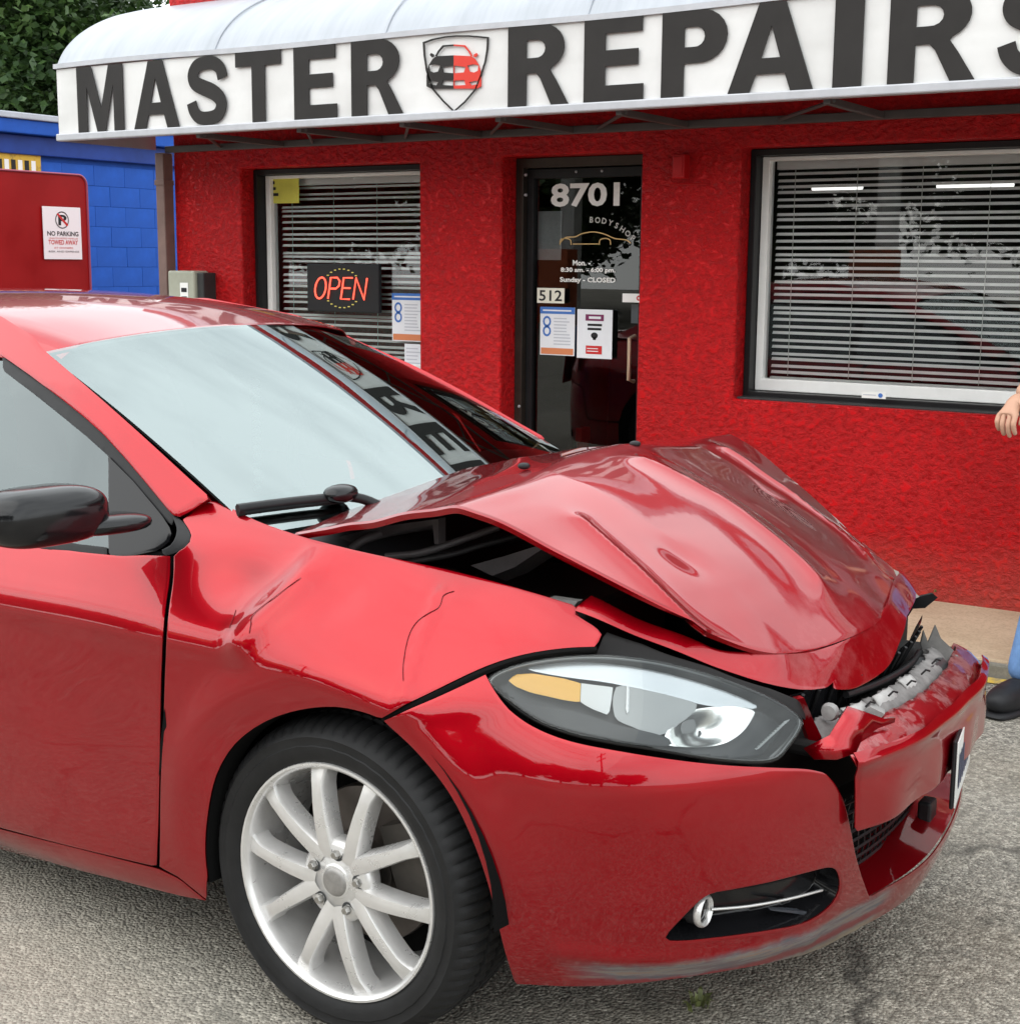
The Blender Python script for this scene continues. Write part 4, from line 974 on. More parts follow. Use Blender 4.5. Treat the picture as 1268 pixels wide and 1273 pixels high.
# ---- near side panels
# dents in the near fender
def P2(px, py): return SB.un(px, py)
_r1a, _r1b = P2(300,795), P2(378,718); _v1 = P2(300,722); _v2 = P2(420,740)
def seg_d(s, z, a, b):
    ax, az = a; bx, bz = b; L2 = (bx-ax)**2+(bz-az)**2; t = np.clip(((s-ax)*(bx-ax)+(z-az)*(bz-az))/L2, 0, 1)
    return np.hypot(s-ax-t*(bx-ax), z-az-t*(bz-az))
ARC = (0.0, .335)                        # arch centre in (s, z)
def fender_disp(s, z):
    d = .014*np.exp(-(seg_d(s, z, _r1a, _r1b)/.035)**2)
    d -= .016*np.exp(-((s-_v1[0])/.09)**2-((z-_v1[1])/.045)**2)
    d -= .010*np.exp(-((s-_v2[0])/.06)**2-((z-_v2[1])/.05)**2)
    d += .004*np.exp(-(seg_d(s, z, P2_c1, P2_c2)/.014)**2)
    r = np.hypot(s-ARC[0], z-ARC[1]); d += .012*np.exp(-((r-.375)/.055)**2)*sstep(.2,.5,z)
    return d
P2_c1, P2_c2 = P2(545,740), P2(503,865)
def door_disp(s, z):
    return .0015*np.sin(s*9+z*7)
gap_t = [(213,691),(212,720),(206,765),(202,830),(200,900),(198,990),(195,1079)]
fo = [(q[0]+2.2, q[1]) for q in gap_t]
fender_px = spline(fo, 4)+[(222,1092),(256,1120)]+spline([(258,1100),(254,1060),(257,1015),(268,965),(292,925),(330,897),(375,882),(420,878),(455,884),(476,892)], 3)[1:] \
    + spline([(476,892),(540,858),(600,829),(650,813),(700,805),(741,803)], 3)[1:]+[(748,788),(741,779),(714,762)] \
    + spline([(716,752),(640,729),(560,708),(480,691),(400,673),(366,663)], 3)+spline([(345,656),(318,646),(290,632),(264,621)], 3)+[(250,627),(236,638),(226,645)]+spline([(233,655),(237,665),(233,676),(222,684)], 3)
def deg2(pts): # drop near duplicates
    o = [pts[0]]
    for p in pts[1:]:
        if np.hypot(p[0]-o[-1][0], p[1]-o[-1][1]) > 1.0: o.append(p)
    return o
fender = panel('front_fender', SB, SB.loop(deg2(fender_px)), M_PAINT, .016, disp=fender_disp, label='dented near front fender with a crack in the paint')
door_px = [(q[0]-2.2, q[1]) for q in gap_t]
dl = SB.loop(spline(door_px, 4)); d_low = SB.loop([(100,1056),(0,1031)]); d_top = SB.loop([(180,690),(150,691),(100,686),(50,679),(0,672)])
z_lo, z_hi = d_low[-1][1], d_top[-1][1]; s_lo, s_hi = d_low[-1][0], d_top[-1][0]
door_loop = dl+d_low+[(-1.25, z_lo-.004),(-1.32, z_lo+.0),(-1.36,.45),(-1.37,.7),(-1.36, z_hi)]+[(-1.1, z_hi)]+d_top[::-1]
front_door = panel('front_door', SB, door_loop, M_PAINT, .022, disp=door_disp)
# rear door, quarter, rear bumper (outside the frame, still the whole car)
rd = panel('rear_door', SB, [(-1.378,z_hi),(-1.388,.7),(-1.378,.45),(-1.338,z_lo),(-2.26,z_lo+.01),(-2.32,.36),(-2.36,.48),(-2.44,.59),(-2.52,.655),(-2.56,.80),(-2.56,z_hi+.01)], M_PAINT, .035)
qp = panel('rear_quarter_panel', SB, [(-2.576,z_hi+.01),(-2.576,.80),(-2.536,.668),(-2.62,.695),(-2.72,.70),(-2.86,.67),(-2.97,.59),(-3.05,.48),(-3.07,.40),(-3.35,.40),(-3.42,.62),(-3.65,.66),(-3.66,.95),(-3.2,.985),(-2.8,.98)], M_PAINT, .04)
s_rc = _ds[0]
panel('rear_bumper', SB, [(s_rc,.22),(-3.08,.22),(-3.075,.39),(-3.36,.39),(-3.43,.61),(-3.66,.65),(s_rc,.65)], M_PAINT, .04, mirror=True)
for o, nm in ((fender,'front_fender'),(front_door,'front_door'),(rd,'rear_door'),(qp,'rear_quarter_panel')):
    pass
# clean far side: the same outlines without dents
fl = SB.loop(deg2(fender_px))
for nm, lp, hh in (('front_fender', fl, .03), ('front_door', door_loop, .05), ('rear_door', [(-1.378,z_hi),(-1.388,.7),(-1.378,.45),(-1.338,z_lo),(-2.26,z_lo+.01),(-2.32,.36),(-2.36,.48),(-2.44,.59),(-2.52,.655),(-2.56,.80),(-2.56,z_hi+.01)], .05), ('rear_quarter_panel', [(-2.576,z_hi+.01),(-2.576,.80),(-2.536,.668),(-2.62,.695),(-2.72,.70),(-2.86,.67),(-2.97,.59),(-3.05,.48),(-3.07,.40),(-3.35,.40),(-3.42,.62),(-3.65,.66),(-3.66,.95),(-3.2,.985),(-2.8,.98)], .05)):
    q = panel(nm, SB, lp, M_PAINT, hh); k_ = mirrored(q, nm, M_PAINT, car); bpy.data.objects.remove(q)
    if nm == 'front_fender':
        for v in k_.data.vertices:
            w_ = float(sstep(-.1, .3, v.co.x)); v.co.x -= .10*w_+.05; v.co.y -= .07*w_+.03; v.co.z -= .04*w_+.045
# rocker
rk = SB.loop([(0,1033.5),(100,1058.5),(194,1082),(221,1095),(254,1122),(225,1117),(150,1098),(70,1077),(0,1058)])
rocker = panel('rocker_panel', SB, rk[:5]+rk[5:]+[(-2.22, rk[-1][1]-.01),(-2.30,.25),(-2.26,z_lo+.004),(-1.3,z_lo-.004)], M_PAINT, .02, d=.002, mirror=True)
# black backing behind the gaps
def backing(name, loop, d, m=M_UNDER, mir=True):
    return panel(name, SB, loop, m, .06, d=d, th=0, rim=0, edge=0, mirror=mir)
backing('door_shut_backing', [(-.62,.24),(-.38,.22),(-.36,.60),(-.36,.90),(-.62,.90)], .022)
backing('sill_backing', [(-2.28,.16),(-.36,.17),(-.36,.30),(-2.28,.30)], .03)
# ---- front bumper cover
bump_top = spline([(478,896),(540,868),(603,838)], 4)+spline([(612,855),(632,882),(665,905),(710,922),(770,934),(840,945),(905,952),(965,955),(1005,957),(1028,962)], 3)
bump_right = spline([(1040,975),(1052,1000),(1060,1035),(1067,1070),(1080,1113)], 4)
bump_grill = [(1082,1116)]
bump_bot = spline([(1060,1158),(1000,1189),(870,1215),(740,1229),(640,1226)], 3)
bump_rear = spline([(640,1226),(626,1180),(611,1115),(590,1050),(560,988),(520,937),(478,897)], 4)[1:-1]
fog_px = spline([(828,1168),(850,1142),(880,1115),(910,1108),(960,1098),(1010,1085),(1036,1080),(1045,1092),(1044,1112),(1030,1132),(1000,1150),(950,1160),(890,1168),(845,1172)], 3, True)
fog_loop = SB.loop(fog_px)
def liptop(s): return ctable([1.2,1.35,1.47,1.6,1.75,1.95], [.257,.263,.273,.287,.302,.305], s)
def bump_disp(s, z):
    d = .026*sstep(1.15, 1.5, s)*(1-sstep(.36, .42, z))
    d += .006*np.exp(-(seg_d(s, z, _b1, _b2)/.02)**2)
    r = np.hypot(s-ARC[0], z-ARC[1]); d += .008*np.exp(-((r-.385)/.045)**2)*sstep(.2,.5,z)
    return d
_b1, _b2 = P2(700,1185), P2(1010,1165)
bl_ = SB.loop(deg2(bump_top+bump_right))+SB.loop(bump_grill)+[(float(s_), float(liptop(s_))) for s_ in np.linspace(1.27, 1.92, 14)]+[(1.92,.205),(1.75,.205),(1.6,.198),(1.47,.188),(1.33,.176),(1.25,.170)]
lip_r = [(S_NOSE+.42,.235),(S_NOSE+.42,.17)]
bumper = panel('front_bumper_cover', SB, bl_+SB.loop(deg2(bump_bot+bump_rear)), M_SCUFF, .016, holes=[fog_loop], disp=bump_disp, edge=.004, label='scraped front bumper cover')
# ---- headlight (near) and its broken twin
lens_px = spline([(606,843),(636,826),(690,815),(750,812),(820,820),(890,838),(955,863),(993,886),(1001,900),(986,926),(962,947),(900,945),(820,931),(740,918),(684,903),(648,884),(622,862)], 4, True)
lens_loop = SB.loop(lens_px)
hl = empty('headlight', (0,0,0), 0, car)
def lp_in(px, f=1.0): return px
panel('lens', SB, lens_loop, M_LENS, .02, d=.004, th=0, parent=hl, edge=.004)
panel('housing', SB, lens_loop, M_LAMPDARK, .009, d=.055, th=0, parent=hl, edge=-.045, rim=.006)
cx_, cy_ = np.mean(np.array(lens_loop), 0)
inner = [(cx_+(p[0]-cx_)*.984, cy_+(p[1]-cy_)*.955) for p in lens_loop]
panel('bezel', SB, lens_loop, M_LAMPGREY, .012, d=.010, th=.006, parent=hl, holes=[inner], edge=0, rim=0)
def hp(name, pts, m, d, sm=True, n=3, disp=None, th=.004, h=.012):
    q = spline(pts, n, True) if sm else pts
    return panel(name, SB, SB.loop(q, d), m, h, d=d, th=th, parent=hl, disp=disp, edge=.002, rim=.004)
hp('lens_reflection', [(655,831),(700,823),(760,825),(830,837),(900,858),(942,877),(930,881),(880,877),(820,863),(760,849),(700,841)], mat('reflection_satin', (.50,.53,.55), .25, .6), .030)  # pale plate added to paint in the reflection along the upper lens
hp('amber_reflector', [(632,846),(640,838),(662,837),(700,843),(722,849),(721,873),(700,870),(660,861),(640,853)], M_AMBER, .026, False)
hp('white_reflector', [(722.5,849),(762,854),(760,872),(757,889),(738,882),(721.5,873)], M_LAMPWHITE, .026, False)
hp('projector_shroud', [(766,854),(800,856),(850,868),(868,878),(845,900),(820,914),(785,903),(764,890)], mat('shroud_silver', (.30,.31,.31), .3, .4), .030)
hp('projector_ring', [(779,852),(783,852),(782,888),(778,887)], mat('ring_silver', (.45,.46,.46), .25, .7), .024, False)
_bc = SB.un(885, 905)
hp('main_reflector', [(828,912),(842,893),(862,881),(900,877),(938,882),(934,897),(920,914),(900,925),(866,928),(829,926)], mat('bowl_chrome', (.72,.73,.72), .22, .9), .026, disp=lambda s, z: -.030*np.exp(-((s-_bc[0])/.05)**2-((z-_bc[1])/.035)**2))
hp('bulb_shield', [(848,899),(864,894),(864,908),(848,912)], M_LAMPGREY, .022)
hp('dark_trim', [(628,866),(660,876),(715,884),(765,900),(828,916),(828,928),(760,918),(690,902),(650,882)], M_LAMPDARK, .020)
for k in range(13):
    t = k/12; a = np.array([983-36*t, 894+34*t]); b = a+np.array([-9, 3])
    hp('lamp_rib', [tuple(a), tuple(a+[.3,2.0]), tuple(b+[.3,2.0]), tuple(b)], mat('lamp_rib_grey', (.35,.37,.37), .4) if 'lamp_rib_grey' not in MATS else MATS['lamp_rib_grey'], .022, False, th=.003, h=.01)
hp('edge_strip', [(996,895),(1000,899),(984,925),(962,944),(955,943),(978,922)], M_LAMPGREY, .016, False)
# black seal round the lamp
seal = [SB.off(p[0], p[1], .012) for p in lens_loop]
MB().tube([tuple(p) for p in seal]+[tuple(seal[0])], .004, 6, False).build('lamp_seal', M_RUBBER, car, 60)
# ---- fog lamp pocket
fg = empty('fog_lamp_bezel', (0,0,0), 0, car)
c_ = np.mean(np.array(fog_loop), 0); big = [(c_[0]+(p[0]-c_[0])*1.02, c_[1]+(p[1]-c_[1])*1.02) for p in fog_loop]
panel('pocket', SB, big, M_GLOSSBLK, .014, d=.055, th=0, parent=fg, edge=-.051, rim=.008, smooth=70)
def fgp(name, pts, m, d, r): 
    P = [SB.off(*SB.un(px, py, d), d) for px, py in spline(pts, 4)]; return MB().tube([tuple(p) for p in P], r, 7).build(name, m, fg, 60)
fgp('chrome_strip', [(884,1131),(930,1127),(980,1118),(1022,1107)], M_ALLOY, .025, .0028)
panel('lower_vane', SB, SB.loop(spline([(848,1171),(870,1166),(950,1154),(990,1144),(1000,1139),(958,1133),(990,1134),(1014,1137),(1000,1148),(950,1161),(890,1170)], 3, True), .02), mat('satin_black', (.05,.055,.065), .25), .012, d=.02, th=.01, parent=fg)
c = SB.off(*SB.un(872,1132,.022), .022)
MB().lathe([(.022,.004),(.0235,.009),(.0265,.011),(.0295,.008),(.030,.002),(.028,-.003),(.022,-.002)], 28, tuple(c), 'x').build('fog_lamp_ring', M_ALLOY, fg, 60)
MB().lathe([(.0,-.02),(.027,-.02),(.027,-.004)], 24, tuple(c), 'x').build('fog_lamp_body', M_CLADDING, fg, 60)
MB().lathe([(0,.0045),(.012,.0035),(.0225,.0005)], 20, tuple(c), 'x').build('fog_lens', M_GLOSSBLK, fg, 60)
# ---- centre bumper bar, torn ledge, grille, plate
bar_top = SB.loop([(1061,936),(1100,925),(1150,902),(1185,876)], -.028)
bar_bot = SB.loop([(1150,990),(1110,1016),(1068,1037)], -.028)
far_end = S_NOSE+.42
bar_loop = bar_top+[(S_NOSE+.15,.600),(far_end,.597),(far_end+.02,.50),(far_end,.455),(S_NOSE,.455)]+bar_bot
def bar_disp(s, z): return -.004*np.sin(s*31)*np.sin(z*17)+.006*np.sin(s*11+1)+.012*np.exp(-((z-.585)/.016)**2)
panel('bumper_bar', SB, bar_loop, M_PAINT, .018, d=-.028, disp=bar_disp, edge=.006, rim=.010, label='exposed centre bumper bar with scuffs')
def ledge(name, s0, s1, d0, d1, z0, z1, m, seed, n=46, rag=.02, dz=.006):
    R = random.Random(seed); V = []; F = []; k = 6
    for i in range(n+1):
        s = s0+(s1-s0)*i/n; e = d1+R.uniform(-rag, rag)*.8
        for j in range(k+1):
            t = j/k; q = SB.off(np.array(s), np.array(z0), np.array(d0+(e-d0)*t)); V.append((q[0], q[1], z0+(z1-z0)*t+R.uniform(-dz,dz)*(.3+.7*t)-.018*(1-t)**3))
    for i in range(n):
        for j in range(k): F.append((i*(k+1)+j, (i+1)*(k+1)+j, (i+1)*(k+1)+j+1, i*(k+1)+j+1))
    o = mesh(name, V, F, m, car, 40); md = o.modifiers.new('t', 'SOLIDIFY'); md.thickness = .004; return o
def scrape(name, base, patch, thr, sc):
    m = M_PAINT.copy(); m.name = name; MATS[name] = m; t = m.node_tree; b = t.nodes['Principled BSDF']; v = objco(t); n = noise(t, v, sc, 7, .7)
    old = b.inputs['Base Color'].links[0].from_socket; f = ramp(t, n.outputs[0], [(thr-.05,(0,)*3),(thr+.05,(1,)*3)])
    t.links.new(mixc(t, f, old, patch), b.inputs['Base Color']); t.links.new(math_n(t, 'SUBTRACT', 1.0, f), b.inputs['Coat Weight']); return m
M_SCRAPE = scrape('scraped_red', None, (.42,.16,.16), .54, 16)
M_SCRAPE2 = scrape('scraped_red_grey', None, (.27,.25,.24), .46, 9)
s_a = bar_top[0][0]+.01
M_LEDGE = mat('broken_ledge', (.17,.16,.155), .65, var=.35, vscale=22)
ledge('bar_lip', s_a, far_end, -.030, .034, .600, .626, M_SCRAPE, 3, rag=.004, dz=.002)
ledge('torn_ledge', s_a-.01, far_end-.06, .032, .080, .627, .640, M_LEDGE, 5, n=80, rag=.009, dz=.002)
for k, (sa, sb) in enumerate(((s_a+.10,s_a+.18),(s_a+.22,s_a+.31),(s_a+.37,s_a+.43))):
    ledge('white_bracket', sa, sb, .046, .070, .637, .645, mat('bracket_%d' % k, (.36,.35,.34), .5, var=.2, vscale=30), 20+k, 5, .004, .001)
for k in range(6):
    s = s_a+.06+.10*k; q = SB.off(np.array(s), np.array(.64), np.array(.05)); 
    MB().tube([(q[0],q[1],.640),(q[0]+.008,q[1]+.006,.650),(q[0]+.012,q[1]+.02,.645)], .0022, 5).build('clip', M_INNER, car)
# jagged grey shard standing at the far end
shard_px = [(1148,798),(1150,783),(1157,797),(1164,777),(1172,792),(1189,806),(1181,822),(1176,834),(1168,846),(1160,838),(1158,826)]
sh3 = [cp(px, py, 1, .30) for px, py in shard_px]
o = MB().prism([(p[0], p[2]) for p in sh3], [], lambda p: (p[0], .30+.35*(p[1]-.7), p[1]), lambda p: (p[0]-.004, .306+.35*(p[1]-.7), p[1])).build('torn_shard', mat('shard_grey', (.13,.125,.12), .6, var=.25, vscale=20), car); 
sh4 = [cp(px, py, 1, .34) for px, py in [(1176,834),(1190,803),(1186,822),(1180,840)]]
MB().prism([(p[0], p[2]) for p in sh4], [], lambda p: (p[0], .33, p[1]), lambda p: (p[0]-.004, .334, p[1])).build('torn_shard', M_CLADDING, car)
sh5 = [cp(px, py, 1, .30) for px, py in [(1188,815),(1191,815),(1196,838),(1190,842)]]
MB().prism([(p[0], p[2]) for p in sh5], [], lambda p: (p[0], .30, p[1]), lambda p: (p[0]-.004, .304, p[1])).build('torn_shard', M_FOAM, car)
# near inner torn flap (red) and clip bracket between lamp and bar
fl3 = [(px, py, y) for px, py, y in [(1000,932,-.44),(1030,915,-.42),(1045,890,-.38),(1052,879,-.36),(1075,886,-.33),(1098,893,-.28),(1110,891,-.25),(1109,897,-.25),(1088,905,-.30),(1068,922,-.36),(1062,938,-.40),(1040,945,-.43),(1012,945,-.45)]]
V = [cp(a, b, 1, y) for a, b, y in fl3]; pts2 = [(a, b) for a, b, _ in fl3]
r_ = delaunay_2d_cdt([Vector(p) for p in pts2], [(i, (i+1) % len(pts2)) for i in range(len(pts2))], [], 1, 1e-6)
o = mesh('torn_flap', V, [tuple(t) for t in r_[2]], M_PAINT, car, 60); md = o.modifiers.new('t','SOLIDIFY'); md.thickness = .006
tabp = [cp(a, b, 1, -.40) for a, b in [(992,868),(1002,866),(1012,890),(1024,915),(1010,925),(1002,900)]]
MB().prism([(p[0], p[2]) for p in tabp], [], lambda p: (p[0], -.41, p[1]), lambda p: (p[0]-.012, -.40, p[1])).build('fascia_tab', M_SCRAPE, car)
c = cp(1032, 885, 1, -.36); MB().lathe([(0,.012),(.014,.010),(.018,0),(.014,-.01),(0,-.012)], 14, tuple(c), 'y').build('mount_bolt', M_FOAM, car, 60)
mq = [cp(a, b, 1, -.25) for a, b in [(1068,888),(1082,879),(1100,888),(1092,896)]]
MB().prism([(p[0], p[2]) for p in mq], [], lambda p: (p[0], -.25, p[1]), lambda p: (p[0]-.01, -.22, p[1])).build('mount_bracket', M_FOAM, car)
# lower grille: mesh bars in the mouth
gr = empty('lower_grille', (0,0,0), 0, car)
g_loop = [(1.03,.47),(S_NOSE+.42,.47),(S_NOSE+.42,.20),(1.12,.20)]
panel('grille_back', SB, g_loop, M_UNDER, .05, d=.10, th=0, rim=0, edge=0, parent=gr)
for k in range(9):
    z = .24+.026*k; P = [SB.off(np.array(s), np.array(z), np.array(.07)) for s in np.linspace(1.05, S_NOSE+.40, 24)]
    MB().tube([tuple(p) for p in P], .004, 5).build('grille_bar', M_CLADDING, gr, 60)
for k in range(26):
    s = 1.06+.028*k; P = [SB.off(np.array(s+.02*math.sin(q*6)), np.array(.22+.24*q), np.array(.072)) for q in np.linspace(0,1,6)]
    MB().tube([tuple(p) for p in P], .003, 4).build('grille_bar', M_CLADDING, gr, 60)
# red splitter floor behind the lower lip
V = []; F = []; n = 40
for i in range(n+1):
    s = 1.16+(S_NOSE+.42-1.16)*i/n
    lt = float(liptop(s)); q0 = -.022*float(sstep(1.15, 1.5, s))
    for j, (dd, z) in enumerate(((q0+.004, lt+.001),(.04, lt+.010),(.10, lt+.030))): q = SB.off(np.array(s), np.array(lt), np.array(dd)); V.append((q[0],q[1],z))
for i in range(n):
    for j in range(2): F.append((3*i+j, 3*i+3+j, 3*i+4+j, 3*i+1+j))
mesh('lip_shelf', V, F, M_PAINT, car, 50)
pl = empty('licence_plate', (.898,.10,.468), math.radians(10), car)
bevel(MB().box((.006,-.152,-.070),(.009,.152,.070)).build('plate_sheet', mat('plate_white', (.62,.63,.61), .4, var=.15), pl), .0015)
bevel(MB().box((-.003,-.155,-.073),(.005,.155,.073)).build('plate_holder', M_CLADDING, pl), .004)
for k in range(7): MB().box((.0103,-.125+.037*k,-.036),(.0112,-.104+.037*k,.036)).build('character', mat('plate_ink', (.05,.06,.10), .5) if k == 0 else MATS['plate_ink'], pl)
# tow hook cover bracket on the near side of the mouth
c = SB.off(*SB.un(1160,1010,.02), .02)
bevel(MB().box((c[0]-.03,c[1]-.02,c[2]-.025),(c[0]+.0,c[1]+.03,c[2]+.025)).build('plate_bracket', M_CLADDING, car), .006)

# ---- nose fascia torn from the bumper, still under the hood
SN = Surf(lambda s, z: body(s, z)+np.array([-.07,0,0]), (0.0, S_NOSE+.6), (.4,.98), (90,70))
nose_px = spline([(735,740),(800,769),(860,792),(905,808),(980,810),(1038,801),(1082,777),(1104,748),(1115,716)], 4)
nose_l = SN.loop(nose_px)+[(S_NOSE+.46,.780),(S_NOSE+.46,.735)]+SN.loop(spline([(1130,765),(1120,800),(1100,834),(1067,855),(1037,857)], 4))+SN.loop([(1037,848)])+SN.loop(spline([(1028,855),(1000,857),(950,848),(900,830),(830,804),(760,776),(712,757)], 3))
def scuffnose():
    m = M_PAINT.copy(); m.name = 'scuffed_nose_paint'; MATS[m.name] = m; t = m.node_tree; b = t.nodes['Principled BSDF']; v = objco(t); n = noise(t, v, 11, 7, .72)
    sx = t.nodes.new('ShaderNodeSeparateXYZ'); t.links.new(v, sx.inputs[0])
    reg = ramp(t, math_n(t, 'ADD', sx.outputs[0], 0.0), [(.62,(0,)*3),(.74,(1,)*3)])
    f = math_n(t, 'MULTIPLY', ramp(t, n.outputs[0], [(.48,(0,)*3),(.70,(.38,)*3)]), reg)
    old = b.inputs['Base Color'].links[0].from_socket; t.links.new(mixc(t, f, old, (.60,.20,.20)), b.inputs['Base Color'])
    t.links.new(math_n(t, 'ADD', .03, math_n(t, 'MULTIPLY', f, .5)), b.inputs['Coat Roughness']); return m
M_NOSE = scuffnose()
def nose_disp(s, z): return .004*np.sin(s*23)*np.sin(z*31)
panel('nose_fascia', SN, deg2([tuple(np.array(p)) for p in nose_l]) if False else nose_l, M_NOSE, .014, disp=nose_disp, edge=.004, label='torn nose fascia strip above the near headlight')
# dark grille opening under the nose
V = []; F = []; n = 30
for i in range(n+1):
    s = 1.02+(S_NOSE+.40-1.02)*i/n
    for j, (dd, z) in enumerate(((.085,.69),(.10,.66),(.12,.61),(.14,.56))): q = SB.off(np.array(s), np.array(.68), np.array(dd)); V.append((q[0],q[1],z))
for i in range(n):
    for j in range(3): F.append((4*i+j, 4*i+4+j, 4*i+5+j, 4*i+1+j))
ug = mesh('upper_grille', V, F, M_GLOSSBLK, car, 50)
for k in range(14):
    s = 1.06+.055*k; q0 = SB.off(np.array(s), np.array(.68), np.array(.082)); q1 = SB.off(np.array(s+.02), np.array(.68), np.array(.118))
    MB().tube([(q0[0],q0[1],.685),(q1[0],q1[1],.615)], .004, 5).build('grille_slat', M_CLADDING, car, 60)
P = [SB.off(np.array(s), np.array(.68), np.array(.083)) for s in np.linspace(1.22, S_NOSE+.3, 20)]
MB().tube([(p[0],p[1],.655-.03*i/19) for i, p in enumerate(P)], .008, 7).build('grille_crossbar', M_CLADDING, car, 60)

# ---- buckled hood
HN = np.array([
 [(-.200,-.750,.952),(-.03,-.735,.992),(.145,-.715,1.030),(.205,-.705,1.028),(.36,-.665,.965),(.50,-.61,.893),(.60,-.545,.825)],
 [(-.290,-.42,.957),(-.08,-.42,1.012),(.125,-.40,1.058),(.195,-.39,1.058),(.37,-.37,.988),(.55,-.36,.885),(.690,-.375,.762)],
 [(-.360,0,.972),(-.13,0,1.028),(.095,0,1.070),(.165,0,1.070),(.38,0,.992),(.59,-.01,.875),(.748,-.04,.757)],
 [(-.400,.40,.962),(-.16,.40,1.004),(.065,.40,1.030),(.130,.40,1.028),(.33,.40,.938),(.52,.40,.838),(.665,.36,.770)],
 [(-.420,.68,.950),(-.16,.68,.992),(.055,.66,1.028),(.115,.66,1.026),(.28,.64,.938),(.42,.60,.852),(.535,.55,.780)]])
_hu = np.linspace(-1, 1, 5); _ht = np.array([0,.22,.42,.49,.66,.84,1.0])
def hood(t, u):
    t = np.asarray(t, float); u = np.asarray(u, float); sh = np.broadcast(t, u).shape; t = np.broadcast_to(t, sh).ravel(); u = np.broadcast_to(u, sh).ravel()
    cols = np.stack([np.stack([ctable(_ht, HN[i,:,c], t) for c in range(3)], -1) for i in range(5)], 0)     # 5 x n x 3
    h = _hu[1]-_hu[0]; i = np.clip(((u+1)/h).astype(int), 0, 3); f = (u+1)/h-i; idx = np.arange(len(u))
    def row(k): 
        kk = np.clip(k, 0, 4); r = cols[kk, idx]
        lo = k < 0; hi = k > 4
        r = np.where(lo[:,None], 2*cols[0, idx]-cols[1, idx], r); return np.where(hi[:,None], 2*cols[4, idx]-cols[3, idx], r)
    a, b, c, d = row(i-1), row(i), row(i+1), row(i+2); f = f[:,None]
    p = .5*((2*b)+(-a+c)*f+(2*a-5*b+4*c-d)*f*f+(-a+3*b-3*c+d)*f**3)
    wl = (.6*(1-sstep(.62,.92,t)))[:,None]; p = (1-wl)*p+wl*(b*(1-f)+c*f)
    return p.reshape(sh+(3,))
SH = Surf(hood, (0, 1), (-1, 1), (60, 60))
_dent = SH.un(848, 690); _cr = [SH.un(*q) for q in [(800,574),(900,626),(1015,721)]]; _cr2 = [SH.un(*q) for q in [(903,562),(985,618),(1072,692)]]
_f1 = [SH.un(*q) for q in [(722,648),(790,708),(868,782)]]
def crease(t, u, pts, w, a):
    dmin = None
    for p, q in zip(pts[:-1], pts[1:]):
        ax, ay, bx, by = p[0], p[1]*.6, q[0], q[1]*.6; L2 = (bx-ax)**2+(by-ay)**2; k = np.clip(((t-ax)*(bx-ax)+(u*.6-ay)*(by-ay))/L2, 0, 1)
        d = np.hypot(t-ax-k*(bx-ax), u*.6-ay-k*(by-ay)); dmin = d if dmin is None else np.minimum(dmin, d)
    return a*np.exp(-np.sqrt((dmin/w)**2+.004)*1.1)
def hood_disp(t, u):
    r = np.hypot((t-_dent[0])*1.15, (u-_dent[1])*.70)
    d = -.0045*np.exp(-(r/.055)**2)
    d += crease(t, u, _cr, .032, .014)+crease(t, u, _cr2, .032, .014)+crease(t, u, _f1, .028, .010)
    d += crease(t, u, [(_cr[0][0]+.02, _cr[0][1]+.17), (_cr[2][0], _cr[2][1]+.12)], .05, -.006)
    d += .0012*np.sin(t*17+u*5)*np.sin(u*9)*sstep(.35,.5,t)+.0015*np.sin(t*40+u*11)*(1-sstep(.3,.45,t))*sstep(.05,.2,t)
    d += .007*np.exp(-((t-.455-.02*np.sin(u*7))/.035)**2)
    d += .004*np.sin(u*23+3)*np.sin(t*31)*sstep(.82,.98,t)*sstep(-.3,.4,u)
    return d
HL = [(0,u) for u in np.linspace(-1,1,25)]+[(t,1) for t in np.linspace(.04,1,22)]+[(1,u) for u in np.linspace(.92,-1,25)]+[(t,-1) for t in np.linspace(.96,.03,22)]
M_HOOD = M_NOSE
hd = panel('hood', SH, HL, M_HOOD, .012, disp=hood_disp, th=.012, edge=.004, rim=.008, label='buckled hood folded up in a ridge')
# ---- engine bay seen through the gap
eb_ = empty('engine_bay', (0,0,0), 0, car)
MB().box((-.40,-.60,.30),(.62,.60,.62)).build('engine_block', M_INNER, eb_)
bevel(MB().box((-.42,-.70,.70),(-.30,.70,.93)).build('bulkhead', M_INNER, eb_), .01)
bevel(MB().box((-.34,-.73,.55),(.28,-.62,.78)).build('inner_wing', M_INNER, eb_), .02)
bevel(MB().box((-.10,-.42,.62),(.28,-.05,.80)).build('battery_box', M_INNER, eb_), .02)
bevel(MB().box((.05,.05,.62),(.38,.45,.83)).build('engine_cover', M_INNER, eb_), .03)
MB().lathe([(0,.0),(.075,.0),(.08,-.02),(.10,-.12),(0,-.12)], 20, (-.02,-.56,.86), 'z').build('strut_tower', M_INNER, eb_, 40)
def eng(name, pts, y, r, m):
    P = [cp(a, b, 1, yy) for (a, b), yy in zip(pts, y)]; MB().tube(spline([tuple(p) for p in P], 5), r, 7).build(name, m, eb_, 60)
eng('hose', [(480,692),(520,688),(560,676),(620,655)], [-.62,-.60,-.56,-.50], .008, M_ENGGREY)
eng('hose', [(505,700),(560,690),(600,678),(650,665)], [-.62,-.58,-.54,-.50], .006, M_INNER)
eng('hood_prop', [(430,690),(450,672),(490,660),(540,652)], [-.66,-.62,-.58,-.55], .010, M_ENGGREY)
q = [cp(a, b, 1, -.55) for a, b in [(585,703),(625,692),(670,678),(690,672),(640,705),(612,716)]]
